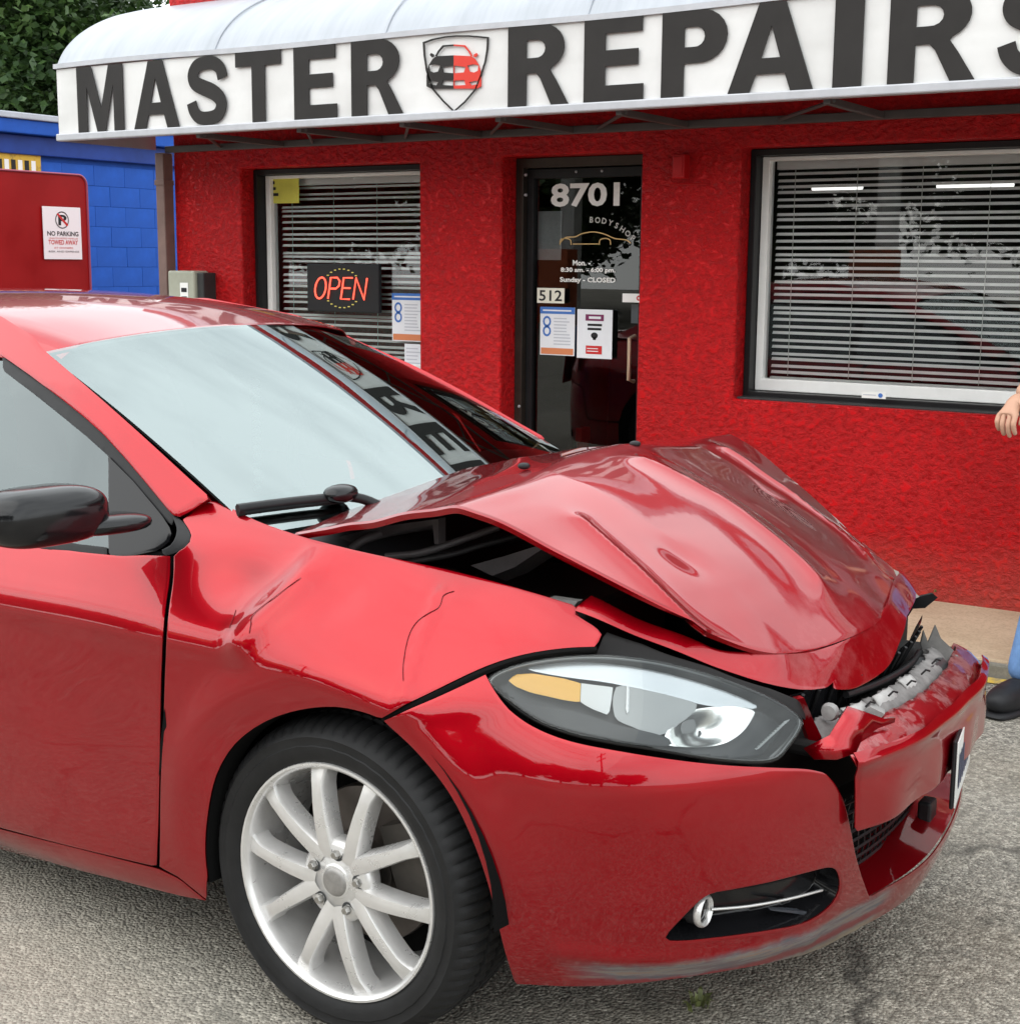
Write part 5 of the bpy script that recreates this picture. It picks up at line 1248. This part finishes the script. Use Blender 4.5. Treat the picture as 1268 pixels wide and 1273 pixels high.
MB().prism([(p[0],p[2]) for p in q], [], lambda p: (p[0],-.55,p[1]), lambda p: (p[0],-.50,p[1]-.02)).build('bracket', M_ENGGREY, eb_)
q = [cp(a, b, 1, -.60) for a, b in [(420,668),(470,655),(545,645),(545,676),(540,676),(538,652),(500,660),(440,676)]]
MB().prism([(p[0],p[2]) for p in q], [], lambda p: (p[0],-.60,p[1]), lambda p: (p[0],-.575,p[1])).build('hinge_panel', M_ENGGREY, eb_)
q = [cp(a, b, 1, -.62) for a, b in [(683,743),(718,748),(712,756),(690,750)]]
MB().prism([(p[0],p[2]) for p in q], [], lambda p: (p[0],-.62,p[1]), lambda p: (p[0],-.60,p[1])).build('label_tag', M_FOAM, eb_)
bevel(MB().box((.52,-.62,.58),(.60,.62,.70)).build('radiator_support', M_INNER, eb_), .01)
bevel(MB().box((.60,-.45,.30),(.66,.45,.60)).build('radiator', M_INNER, eb_), .01)
q = [cp(a, b, 1, .10) for a, b in [(1120,830),(1150,835),(1160,850),(1120,870),(1095,872)]]
MB().prism([(p[0],p[2]) for p in q], [], lambda p: (p[0],.10+.5*(p[0]-.75),p[1]), lambda p: (p[0],.2+.5*(p[0]-.75),p[1])).build('air_duct', M_LAMPDARK, eb_)
bevel(MB().box((.66,-.42,.58),(.80,.42,.612)).build('bumper_absorber', M_INNER, eb_), .01)
# fender inner edge flange (dark red)
P = [SB.off(*SB.un(a, b), .012) for a, b in spline([(366,664),(400,674),(480,692),(560,709),(640,730),(714,753)], 4)]
V = []; F = []
for p in P: V += [tuple(p), (p[0], p[1]+.035, p[2]-.028)]
for i in range(len(P)-1): F.append((2*i, 2*i+2, 2*i+3, 2*i+1))
o = mesh('fender_flange', V, F, M_ENGRED, car); md = o.modifiers.new('t','SOLIDIFY'); md.thickness = .003
# crack lines and scratches on the fender and door: thin dark grooves
def groove(name, S, pts, w, m, par=car):
    P = [S.off(u_[0], u_[1], -.0008-float(fender_disp(np.array(u_[0]), np.array(u_[1])))) for u_ in (S.un(a, b) for a, b in spline(pts, 5))]; MB().tube([tuple(p) for p in P], [w*.4]+[w]*(len(P)-2)+[w*.3], 5).build(name, m, par)
M_CRACK = mat('paint_crack', (.13,.008,.012), .6)
groove('paint_crack', SB, [(565,735),(552,741),(545,757),(520,772),(508,792),(502,825),(503,848)], .0008, M_CRACK)
groove('paint_crack', SB, [(378,722),(350,742),(320,765),(317,780),(315,790)], .0007, M_CRACK)
groove('paint_crack', SB, [(292,757),(290,770),(287,782)], .0006, M_CRACK)
q = [SB.off(*SB.un(a, b), -.0015) for a, b in [(205,880),(208,905),(204,945),(198,965),(200,925)]]
mesh('shut_line_shade', q, [(0,1,2,3,4)], M_UNDER, car)  # dark sheet over the paint, standing in for shade in the open wedge
q = [SB.off(*SB.un(a, b), -.0015) for a, b in [(222,935),(225,940),(221,970),(216,1000),(212,1000),(218,965)]]
mesh('scratch_mark', q, [(0,1,2,3,4,5)], M_UNDER, car)
# black gap strip from fender tip to lamp
P = [SB.off(*SB.un(a, b), .006) for a, b in spline([(474,895),(540,863),(600,834),(650,817),(700,809),(742,806)], 4)]
MB().tube([tuple(p) for p in P], .0065, 6).build('seam_gap', M_UNDER, car, 60)
# dark structure above the lamp
lp = SB.loop([(741,812),(752,784),(800,800),(880,828),(960,856),(1000,872),(1010,900),(960,866),(890,842),(820,822)], .05)
panel('lamp_mount', SB, lp, M_INNER, .02, d=.05, th=.01)
# ---- greenhouse
wn = panel('windscreen', SW, [(u,0) for u in np.linspace(-1,1,25)]+[(1,v) for v in np.linspace(.05,1.08,14)]+[(u,1.08) for u in np.linspace(.92,-1,25)]+[(-1,v) for v in np.linspace(1.03,.05,14)], M_CARGLASS, .035, d=.006, th=0, edge=0, rim=0)
fr_o = [(u,0) for u in np.linspace(-1,1,25)]+[(1,v) for v in np.linspace(.05,1.08,14)]+[(u,1.08) for u in np.linspace(.92,-1,25)]+[(-1,v) for v in np.linspace(1.03,.05,14)]
fr_i = [(u*.965, .018+v*1.0) for u, v in [((p[0]), p[1]/1.08) for p in fr_o]]
panel('frit_band', SW, fr_o, mat('frit_black', (.02,.022,.023), .5), .03, d=.012, th=0, holes=[fr_i], edge=0, rim=0)
hdr = [tuple(wind(u, -.012)[:2]) for u in np.linspace(-.97,.97,25)]
roof = panel('roof', SR, hdr+[(-1.3,.655),(-1.8,.66),(-2.3,.64),(-2.58,.60),(-2.62,.3),(-2.63,0),(-2.62,-.3),(-2.58,-.60),(-2.3,-.64),(-1.8,-.66),(-1.3,-.655)], M_PAINT, .035, edge=.003)
def both(name, loop, m, h=.03, d=0.0, th=.004, edge=.003, rim=.006):
    o = panel(name, SG, loop, m, h, d=d, th=th, edge=edge, rim=rim); q = mirrored(o, name, m, car); q.location = (-.11, 0, -.03); return o
pil_up = SG.loop(spline([(56,436),(110,482),(170,535),(230,590),(262,619)], 3)); pil_lo = SG.loop([(236,637),(224,643)]+spline([(214,640),(204,627),(130,541),(60,483),(0,440)], 3))
zr = pil_lo[-1]
pa = both('a_pillar', pil_up+pil_lo+[(-1.25, zr[1]+.045),(-1.6,1.335),(-2.1,1.32),(-2.45,1.25),(-2.6,1.19),(-2.62,1.25),(-2.45,1.315),(-2.1,1.375),(-1.6,1.39),(-1.25,1.345),(-1.10,1.30)], M_PAINT, .022, d=-.012, th=.02, edge=.010, rim=.012)
gl_top = SG.loop(spline([(133,566),(100,537),(55,499),(0,456)], 3)); gl_r = SG.loop([(132,700),(133,640)])
both('side_window', gl_r+gl_top+[(-1.2,1.285),(-1.345,1.30),(-1.355,.87)], M_SIDEGLASS, .05, d=.016, th=0, edge=0, rim=0)
both('rear_side_window', [(-1.385,.87),(-1.375,1.305),(-1.8,1.30),(-2.15,1.25),(-2.42,1.10),(-2.46,.93),(-2.3,.89)], M_SIDEGLASS, .06, d=.016, th=0, edge=0, rim=0)
both('window_seal', SG.loop(spline([(214,641),(204,628),(130,542),(60,484),(0,441)], 3))+SG.loop(spline([(0,458),(55,501),(130,564),(198,640),(210,652)], 3)), M_CLADDING, .02, d=.006, th=.008)
both('b_pillar', [(-1.345,.87),(-1.335,1.33),(-1.385,1.335),(-1.395,.87)], M_GLOSSBLK, .05, d=.006, th=.01)
both('sail_panel', SG.loop([(134,567),(165,598),(200,640),(213,660),(209,674),(196,684),(160,692),(134,692)]), M_GLOSSBLK, .02, d=-.002, th=.012, edge=.004)
both('belt_moulding', SG.loop([(134,681),(100,677),(50,669),(0,661)])+[(-1.35,.905),(-1.35,.885)]+SG.loop([(0,675),(50,682),(100,689),(134,694)]), M_CLADDING, .02, d=-.006, th=.012)
panel('seal_corner', SB, SB.loop(spline([(205,690),(222,684),(233,675),(236,665),(232,655),(224,645),(214,641),(219,655),(217,668),(210,678),(200,683)], 2, True)), M_CLADDING, .012, d=.0, th=.01)
# rear glass, c-pillar, boot
def quadp(name, pts, m, th=.01):
    n = 8; V = []; F = []; A = [Vector(p) for p in pts]
    for i in range(n+1):
        for j in range(n+1):
            u, v = i/n, j/n; p = A[0]*(1-u)*(1-v)+A[1]*u*(1-v)+A[2]*u*v+A[3]*(1-u)*v; V.append((p.x, p.y, p.z+.05*(1-(2*u-1)**2)*(1 if len(pts) == 4 else 0)*.6))
    for i in range(n):
        for j in range(n): F.append((i*(n+1)+j, (i+1)*(n+1)+j, (i+1)*(n+1)+j+1, i*(n+1)+j+1))
    o = mesh(name, V, F, m, car, 60); md = o.modifiers.new('t','SOLIDIFY'); md.thickness = th; return o
quadp('rear_window', [(-2.63,-.58,1.275),(-2.63,.58,1.275),(-3.18,.66,1.0),(-3.18,-.66,1.0)], M_SIDEGLASS, .005)
quadp('boot_lid', [(-3.19,-.72,.985),(-3.19,.72,.985),(-3.62,.66,.95),(-3.62,-.66,.95)], M_PAINT)
for s in (-1, 1):
    o = mesh('c_pillar', [(-2.42,s*.70,1.14),(-2.62,s*.60,1.27),(-2.64,s*.585,1.27),(-3.2,s*.665,.99),(-3.2,s*.76,.97),(-2.46,s*.79,.93)], [(0,1,2,3,4,5)], M_PAINT, car); md = o.modifiers.new('t','SOLIDIFY'); md.thickness = .01; md.offset = 0
    o = quadp('tail_light', [(-3.66,s*.35,.70),(-3.45,s*.80,.72),(-3.45,s*.78,.86),(-3.62,s*.35,.86)], mat('tail_red_%d' % s, (.25,.005,.005), .2)); 
quadp('boot_panel', [(-3.68,-.62,.62),(-3.68,.62,.62),(-3.64,.62,.94),(-3.64,-.62,.94)], M_PAINT)
# ---- door mirror
def supere(c, rx, ry, rz, ex=2.6, n=28, m=18, sq=.0):
    V = []; F = []
    for i in range(m+1):
        ph = -math.pi/2+math.pi*i/m
        for k in range(n):
            th = 2*math.pi*k/n; f = lambda v: math.copysign(abs(v)**(2/ex), v)
            x, y, z = rx*f(math.cos(ph))*f(math.cos(th)), ry*f(math.cos(ph))*f(math.sin(th)), rz*f(math.sin(ph))
            V.append((c[0]+x+sq*y, c[1]+y, c[2]+z))
    for i in range(m):
        for k in range(n): F.append((i*n+k, i*n+(k+1) % n, (i+1)*n+(k+1) % n, (i+1)*n+k))
    return V, F
ie = cp(146, 640, 1, -.93); zt_m, zb_m = cp(70,602,1,-1.02)[2], cp(70,674,1,-1.02)[2]
for sd in (1,):
    mr = empty('door_mirror', (0,0,0), 0, car)
    hy, hz = .125, (zt_m-zb_m)/2; ctr = (ie[0]-.075, -.945-hy*.85, (zt_m+zb_m)/2)
    V, F = supere(ctr, .075, hy, hz, 3.0, 32, 20, .12)
    V = [(v[0], v[1]*sd, v[2]) for v in V]; F = [f[::-1] for f in F] if sd < 0 else F
    mesh('shell', V, F, M_GLOSSBLK, mr, 70)
    ft = [cp(a, b, 1, -.90) for a, b in ((120,655),(180,655),(172,690),(110,690))]
    b = MB(); zc = (zt_m+zb_m)/2-.035
    V2, F2 = supere((ie[0]-.035, -.93, zb_m+.028), .055, .085, .020, 2.6, 24, 12, .25); V2 = [(v[0], v[1]*sd, v[2]) for v in V2]; F2 = [f[::-1] for f in F2] if sd < 0 else F2
    mesh('arm', V2, F2, M_GLOSSBLK, mr, 70)
    gx = ctr[0]-.070; MB().add([(gx-.004, sd*(ctr[1]-hy*.8), ctr[2]-hz*.7),(gx-.004, sd*(ctr[1]+hy*.8), ctr[2]-hz*.7),(gx-.004, sd*(ctr[1]+hy*.8), ctr[2]+hz*.7),(gx-.004, sd*(ctr[1]-hy*.8), ctr[2]+hz*.7)], [(0,1,2,3)]).build('mirror_glass', M_CHROME, mr)
# ---- wiper and cowl
def on_w(px, py, lift=.012): return tuple(SW.off(*SW.un(px, py), -lift))
P = [on_w(a, b, .014) for a, b in spline([(294,640),(330,635),(370,630),(398,627),(424,624)], 4)]
wp = empty('wiper', (0,0,0), 0, car)
MB().tube(P, .011, 7).build('blade', M_CLADDING, wp, 60)
MB().tube([(p[0], p[1], p[2]-.008) for p in P], .007, 6).build('rubber', M_RUBBER, wp, 60)
c = on_w(420, 624, .022); V, F = supere(c, .030, .045, .020, 2.2, 18, 12); mesh('pivot_cover', V, F, M_GLOSSBLK, wp, 70)
P = [on_w(a, b, .016) for a, b in spline([(420,624),(448,628),(470,637),(500,650)], 4)]
MB().tube(P, [.011]*len(P), 7).build('arm', M_CLADDING, wp, 60)
lp = SW.loop([(300,644),(345,638),(430,634),(520,640)])+[(.7,1.02),(.95,1.0),(1.0,1.25),(0,1.32),(-1.0,1.25)]
panel('cowl_panel', SW, [(-1.01,.965),(-.5,.985),(0,1.0),(.5,.99),(1.01,.965),(1.03,1.22),(.5,1.26),(0,1.28),(-.5,1.26),(-1.03,1.22)], mat('cowl_plastic', (.045,.047,.05), .55, var=.2), .04, d=.02, th=.006)
# small chip of broken plastic on the hood edge, washer nozzle
for (a, b) in ((652,584),(789,556)):
    u = SH.un(a, b); c = SH.off(*u, -.008); V, F = supere(tuple(c), .012, .014, .007, 2.4, 12, 8); mesh('washer_nozzle', V, F, M_CLADDING, car, 60)
# far headlight corner left bare by the lost bumper corner (pale plastic with torn black edge)
fq = [cp(a, b, 1, .52) for a, b in [(1105,705),(1120,712),(1136,735),(1143,742),(1128,748),(1120,735)]]
MB().prism([(p[0],p[2]) for p in fq], [], lambda p: (p[0],.52,p[1]), lambda p: (p[0]-.02,.54,p[1])).build('lamp_corner', mat('pale_lens_plastic', (.55,.52,.48), .35, var=.1), car)
fq = [cp(a, b, 1, .54) for a, b in [(1128,748),(1143,742),(1160,738),(1166,743),(1150,756),(1135,757),(1128,768)]]
MB().prism([(p[0],p[2]) for p in fq], [], lambda p: (p[0],.54,p[1]), lambda p: (p[0]-.006,.55,p[1])).build('torn_bracket', M_CLADDING, car)
# ---- cabin
cb = empty('cabin', (0,0,0), 0, car)
bevel(MB().box((-2.9,-.70,.28),(-.34,.70,.34)).build('floor_pan', M_UNDER, cb), .01)
V = []; F = []; n = 14
for i in range(n+1):
    y = -.70+1.4*i/n
    for (x, z) in ((-.36,.93),(-.50,.945),(-.70,.93),(-.82,.89),(-.86,.80),(-.84,.60)): V.append((x+.05*(1-(y/.7)**2), y, z))
for i in range(n):
    for j in range(5): F.append((6*i+j, 6*i+j+1, 6*i+7+j, 6*i+6+j))
mesh('dashboard', V, F, M_DASH, cb, 50)
for y in (-.37, .37):
    V, F = supere((-1.62, y, .52), .28, .24, .10, 3.2, 20, 12); mesh('seat_cushion', V, F, M_SEAT, cb, 60)
    V, F = supere((-1.86, y, .86), .10, .23, .34, 3.0, 20, 14, 0); V = [(v[0]-.25*(v[2]-.86), v[1], v[2]) for v in V]; mesh('seat_back', V, F, M_SEAT, cb, 60)
    V, F = supere((-1.98, y, 1.24), .06, .13, .085, 2.8, 16, 10); mesh('headrest', V, F, M_SEAT, cb, 60)
V, F = supere((-2.75, 0, .85), .12, .60, .32, 3.2, 20, 12); mesh('rear_seat', V, F, M_SEAT, cb, 60)
sw = [(-1.02+.07*math.sin(a)*-.4, .37+.185*math.cos(a), .92+.17*math.sin(a)) for a in np.linspace(0, 2*math.pi, 33)]
MB().tube(sw, .016, 8, False).build('steering_wheel', M_DASH, cb, 60)
rm = wind(np.array(0.0), np.array(.12)); V, F = supere((rm[0]-.06, 0, rm[2]-.07), .02, .11, .035, 2.8, 18, 10); mesh('rear_view_mirror', V, F, M_DASH, cb, 60)
bd = MB()
for k in range(14):
    V, F = supere((rm[0]-.05, -.01, rm[2]-.12-.022*k), .012, .012, .010, 2, 8, 6); bd.add(V, F)
bd.build('hanging_beads', mat('pale_beads', (.75,.78,.72), .4), cb, 60)
MB().box((-3.55,-.72,.25),(.30,.72,.30)).build('underbody', M_UNDER, car)

# ---- wheels
def wheel_meshes():
    D = {}
    n = 288; prof = [(.222,.030),(.228,.012),(.240,.000),(.256,-.006),(.268,-.0075),(.270,-.0055),(.284,-.0055),(.286,-.0065),(.292,-.002),(.304,.010),(.3115,.026),(.3150,.040),(.3165,.058),(.3165,.064),(.308,.066),(.308,.074),(.3175,.076),(.3180,.108),(.309,.110),(.309,.120),(.3180,.122),(.3175,.152),(.308,.154),(.308,.162),(.3165,.164),(.3150,.186),(.308,.206),(.290,.220),(.262,.224),(.232,.212),(.224,.198)]
    V = []; F = []; m = len(prof)
    for k in range(n):
        a = 2*math.pi*k/n
        for j, (r, y) in enumerate(prof):
            rr = r; sip = (k % 4 == 0)
            if sip and (9 <= j <= 13 or 24 <= j <= 26): rr -= .0055
            if (k % 4 == 2) and j in (16,17,20,21): rr -= .005
            if 4 <= j <= 5: rr += .0006*math.sin(k*.9)
            V.append((rr*math.cos(a), y, rr*math.sin(a)))
    for k in range(n):
        for j in range(m-1): F.append((k*m+j, k*m+j+1, ((k+1) % n)*m+j+1, ((k+1) % n)*m+j))
    D['tyre'] = (V, F, M_TYRE, 30)
    b = MB().lathe([(.2225,.034),(.2345,.012),(.2360,.004),(.2345,-.0005),(.2300,-.001),(.2250,.003),(.2215,.010),(.2175,.030),(.2080,.075),(.2000,.12),(.2000,.19),(.2225,.20)], 72)
    D['rim_barrel'] = (b.V, b.F, M_ALLOY, 40)
    hb = MB().lathe([(.0,.006),(.030,.006),(.034,.008),(.036,.010),(.072,.0085),(.082,.016),(.085,.040),(.06,.07),(0,.07)], 60); D['hub'] = (hb.V, hb.F, M_ALLOY, 50)
    cpz = MB().lathe([(0,.0005),(.020,.0015),(.026,.003),(.0285,.006)], 36); D['centre_cap'] = (cpz.V, cpz.F, mat('cap_grey', (.30,.29,.28), .4, .6, var=.2, vscale=40), 60)
    dk = MB().lathe([(.05,.115),(.155,.115),(.157,.118),(.157,.138),(.05,.138)], 60); D['brake_disc'] = (dk.V, dk.F, M_DISC, 40)
    dk = MB().lathe([(.0,.085),(.075,.085),(.08,.115)], 40); D['disc_hat'] = (dk.V, dk.F, M_DISC, 40)
    dk = MB().lathe([(.0,.16),(.2,.16)], 40); D['backplate'] = (dk.V, dk.F, M_UNDER, 40)
    return D
def spoke_mesh(tc, sg):
    # one leg of a V: from the shared root at the hub straight out to the rim
    a0, a1 = math.radians(tc+sg*5.5), math.radians(tc+sg*19.0); A = Vector((math.cos(a0), 0, math.sin(a0)))*.050; Bq = Vector((math.cos(a1), 0, math.sin(a1)))*.2215
    V = []; F = []; n = 14; dr_ = (Bq-A).normalized(); tan = Vector((-dr_.z, 0, dr_.x))
    for i in range(n+1):
        t = i/n; ctr = A.lerp(Bq, t); w = .037*(1-t)+.026*t+.014*max(0, t-.82)/.18
        fy = .008-.008*math.sin(math.pi*min(1, t*1.02))+.006*max(0, t-.85)/.15
        for q, y in ((-.56, fy+.042), (-.50, fy+.008), (-.40, fy+.0015), (-.12, fy), (.12, fy), (.40, fy+.0015), (.50, fy+.008), (.56, fy+.042)):
            p = ctr+tan*(q*w); V.append((p.x, y, p.z))
    for i in range(n):
        for k in range(7): F.append((i*8+k, i*8+k+1, i*8+9+k, i*8+8+k))
    return V, F
WD = wheel_meshes()
def mk(name, V, F, m, sm):
    me = bpy.data.meshes.new(name); me.from_pydata([tuple(v) for v in V], [], [tuple(f) for f in F]); me.update(); me.materials.append(m)
    me.polygons.foreach_set('use_smooth', [True]*len(me.polygons)); me.set_sharp_from_angle(angle=math.radians(sm)); return me
WM = {k: mk(k, *v) for k, v in WD.items()}
SPK = []
for k in range(5):
    tc_ = 49+72*k
    for sg in (-1, 1): SPK.append(mk('spoke', *spoke_mesh(tc_, sg), M_ALLOY, 28))
nutm = mk('lug_nut', *(lambda b: (b.V, b.F))(MB().lathe([(0,-.004),(.0065,-.004),(.0085,-.001),(.0095,.010),(.0095,.016)], 6)), mat('lug_steel', (.38,.37,.35), .3, .9), 30)
pkm = mk('lug_pocket', *(lambda b: (b.V, b.F))(MB().lathe([(.0095,.0082),(.0145,.0078)], 18)), M_LAMPDARK, 30)
calm = mk('brake_caliper', *(lambda b: (b.V, b.F))(MB().box((.085,.075,-.075),(.165,.15,.075))), M_CALIPER, 30)
def wheel(x, y, sd, rot):
    w = empty('wheel', (x, y, .3175), 0, car); 
    inner = {}
    for k, me in WM.items():
        if k == 'tyre' or k == 'rim_barrel': pass
        link(k, me, None, w)
    for me in SPK: link('spoke', me, None, w)
    for k in range(5):
        a = math.radians(13+72*k)
        for me in (nutm, pkm): link(me.name.split('.')[0], me, None, w, loc=(.0570*math.cos(a), .001, .0570*math.sin(a)))
    o = link('brake_caliper', calm, None, w); o.rotation_euler = (0, -.35, 0)
    for c in w.children:
        pass
    w.rotation_euler = (0, rot, 0 if sd < 0 else math.pi); return w
wheel(0, -.884, -1, 0); wheel(-2.70, -.884, -1, .5); wheel(0, .884, 1, .2); wheel(-2.70, .884, 1, .9)
# arch liners
for xx in (0.0, -2.70):
    for sd in (-1, 1):
        V = []; F = []; n = 30
        for i in range(n+1):
            a = math.radians(-2+200*i/n)
            for (r, y) in ((.372,.892),(.385,.80),(.385,.60),(.10,.58)): V.append((xx+r*math.cos(a), sd*y, .335+r*math.sin(a)))
        for i in range(n):
            for j in range(3): F.append((4*i+j, 4*i+4+j, 4*i+5+j, 4*i+1+j))
        mesh('arch_liner', V, F, M_UNDER, car, 60)
# fender arch lip, rolled edge
ring_px = spline([(258,1100),(254,1060),(257,1015),(268,965),(292,925),(330,897),(375,882),(420,878),(455,884),(476,892)], 4)
P = [SB.off(*SB.un(a, b), .006) for a, b in ring_px]; V = []; F = []
for p in P: V += [tuple(p), (p[0]*.98, p[1]+.05, .335+(p[2]-.335)*1.0)]
for i in range(len(P)-1): F.append((2*i, 2*i+1, 2*i+3, 2*i+2))
mesh('arch_lip', V, F, M_UNDER, car, 60)
# ================================================================== the bystander at the edge of the picture
def skin_body(name, chains, m, parent, subd=2, root=0):
    """chains: list of [(x,y,z,r), ...]; a chain may start with ('j', index) to join an earlier vertex"""
    V = []; R = []; E = []
    for ch in chains:
        prev = None
        for q in ch:
            if q[0] == 'j': prev = q[1]; continue
            V.append(q[:3]); R.append(q[3]); k = len(V)-1
            if prev is not None: E.append((prev, k))
            prev = k
    me = bpy.data.meshes.new(name); me.from_pydata(V, E, []); me.update(); o = bpy.data.objects.new(name, me); COL.objects.link(o)
    o.modifiers.new('skin', 'SKIN')
    for i, sv in enumerate(me.skin_vertices[0].data): sv.radius = (R[i], R[i]) if not isinstance(R[i], tuple) else R[i]; sv.use_root = (i == root)
    s = o.modifiers.new('sub', 'SUBSURF'); s.levels = subd; s.render_levels = subd
    bpy.context.view_layer.update(); ev = o.evaluated_get(bpy.context.evaluated_depsgraph_get()); me2 = bpy.data.meshes.new_from_object(ev); bpy.data.objects.remove(o)
    return link(name, me2, m, parent, 180)
foot = at(1231, 884, 2, 0.03)
per = empty('person', (foot[0]+.129, foot[1]+.095, 0), math.radians(75)); tag(per, 'person in blue jeans and black shoes standing at the walkway beside the shop', 'person')
M_SKIN = mat('skin', (.52,.30,.21), .5, var=.06, vscale=20)
M_JEANS = mat('blue_denim', (.13,.24,.46), .85, var=.25, vscale=18, bump=.3, bscale=150)
M_SHIRT = mat('grey_shirt', (.16,.17,.18), .9, var=.1)
M_SHOE = mat('black_shoe', (.018,.018,.020), .5, var=.3, vscale=14)
M_HAIR = mat('dark_hair', (.02,.014,.010), .6)
# body (skin) : pelvis root; legs lean back to the right of the frame, x forward = -X
B = [
 [(.34,0,.93,.13),(.35,0,1.05,.125),(.36,0,1.22,.145),(.36,0,1.38,.15),(.35,0,1.47,.07),(.34,0,1.53,.055),(.32,0,1.62,.085),(.31,0,1.70,.092),(.31,0,1.76,.06)],
 [('j',0),(.33,.09,.86,.095),(.26,.10,.50,.062),(.13,.10,.24,.047),(.075,.10,.09,.040)],
 [('j',0),(.36,-.09,.86,.095),(.40,-.11,.48,.062),(.44,-.12,.10,.042)],
 [('j',3),(.36,.17,1.42,.06),(.42,.25,1.24,.048),(.36,.27,1.12,.042),(.22,.23,1.065,.034),(.17,.225,1.05,.030)],
 [('j',3),(.36,-.17,1.42,.06),(.40,-.23,1.22,.048),(.40,-.25,.98,.036),(.38,-.25,.86,.028)],
]
body_o = skin_body('body', B, M_SKIN, per)
# hand with five bent fingers, palm down at the belt
def hand(c, d):
    x, y, z = c; H = []
    H.append([(x,y,z,.028),(x-.04,y,z-.02,.030),(x-.075,y,z-.05,.026)])
    for k, (dy, ln) in enumerate(((-.030,.062),(-.011,.072),(.010,.067),(.029,.052))):
        H.append([('j',2),(x-.088,y+dy,z-.060,.0105),(x-.100,y+dy,z-.060-ln*.45,.0095),(x-.092,y+dy,z-.060-ln*.8,.0088),(x-.080,y+dy,z-.060-ln*1.05,.0075)])
    H.append([('j',1),(x-.045,y-.034,z-.040,.012),(x-.068,y-.046,z-.068,.0105),(x-.078,y-.042,z-.095,.009)])
    return H
hand_o = skin_body('hand', hand((.175,.225,1.05), 1), M_SKIN, per)
J = [[(.34,0,.93,.142),(.35,0,1.05,.138)],[('j',0),(.33,.09,.86,.112),(.26,.10,.50,.080),(.14,.10,.25,.066),(.085,.10,.075,.070)],[('j',0),(.36,-.09,.86,.112),(.40,-.11,.48,.080),(.44,-.12,.12,.066)]]
skin_body('jeans', J, M_JEANS, per)
T = [[(.342,0,.90,.150),(.35,0,1.00,.152),(.36,0,1.22,.165),(.36,0,1.38,.168),(.355,0,1.46,.085)],[('j',3),(.36,-.17,1.42,.075),(.395,-.235,1.27,.064)],[('j',3),(.36,.17,1.42,.075),(.40,.23,1.25,.064)]]
skin_body('shirt', T, M_SHIRT, per)
for (cx, cy) in ((.02,.10),(.37,-.12)):
    V, F = supere((cx, cy, .055), .145, .052, .052, 2.6, 24, 14)
    V = [(v[0], v[1], max(.012, v[2]-.35*max(0, (cx+.02-v[0]))*max(0, v[2]-.04)*4)) for v in V]; mesh('shoe', V, F, M_SHOE, per, 60)
    V, F = supere((cx, cy, .010), .15, .056, .012, 4, 24, 8); mesh('sole', V, F, M_INK, per, 60)
V, F = supere((.325,0,1.715), .105, .092, .085, 2.2, 22, 14); V = [v for v in V]; hr = mesh('hair', [(v[0]+.012, v[1], v[2]+.012) for v in V], F, M_HAIR, per, 60)
extra = []
for sy in (-1, 1):
    V, F = supere((.222, sy*.033, 1.685), .010, .014, .008, 2, 10, 6); mesh('eye', V, F, M_INK, per, 60)
    V, F = supere((.32, sy*.092, 1.665), .02, .010, .030, 2, 10, 8); extra.append((V, F))
V, F = supere((.218,0,1.655), .022, .014, .024, 2, 10, 8); extra.append((V, F))
V, F = supere((.232,0,1.615), .008, .026, .006, 2, 10, 6); mesh('mouth', V, F, mat('lip', (.40,.16,.13), .5), per, 60)

bmx = MB()
for o_ in (body_o, hand_o): bmx.add([v.co[:] for v in o_.data.vertices], [tuple(p.vertices) for p in o_.data.polygons])
for V, F in extra: bmx.add(V, F)
for o_ in (body_o, hand_o): bpy.data.objects.remove(o_)
bmx.build('body', M_SKIN, per, 180)
# ------------------------------------------------------------------ weeds and grit
def weed(x, y, z, n, h, seed, label):
    R = random.Random(seed); b = MB()
    for k in range(n):
        a = R.uniform(0, 6.28); l = h*R.uniform(.5, 1.1); w = .004*R.uniform(.6, 1.5); r0 = R.uniform(0, .03); lean = R.uniform(.2, .9)
        c, s = math.cos(a), math.sin(a); p0 = Vector((x+r0*c, y+r0*s, z)); p1 = p0+Vector((c*l*lean*.45, s*l*lean*.45, l*.6)); p2 = p0+Vector((c*l*lean, s*l*lean, l*.85*(1.1-lean*.6))); t = Vector((-s, c, 0))*w
        b.add([p0-t, p0+t, p1+t*.9, p1-t*.9, p2], [(0,1,2,3),(3,2,4)])
    o = b.build('weed_tuft', M_WEED); tag(o, label, 'weed'); return o
M_WEED = leafmat('weed_green', (.05,.07,.02), (.11,.14,.04), (.20,.20,.08))
q = at(868, 1252, 2, 0); weed(q[0], q[1], 0, 14, .04, 1, 'small green weed growing from the lot under the scraped bumper')
q = at(1166, 744, 2, .06); weed(q[0], q[1], .06, 18, .09, 2, 'green weed at the foot of the red wall beside the broken car nose')
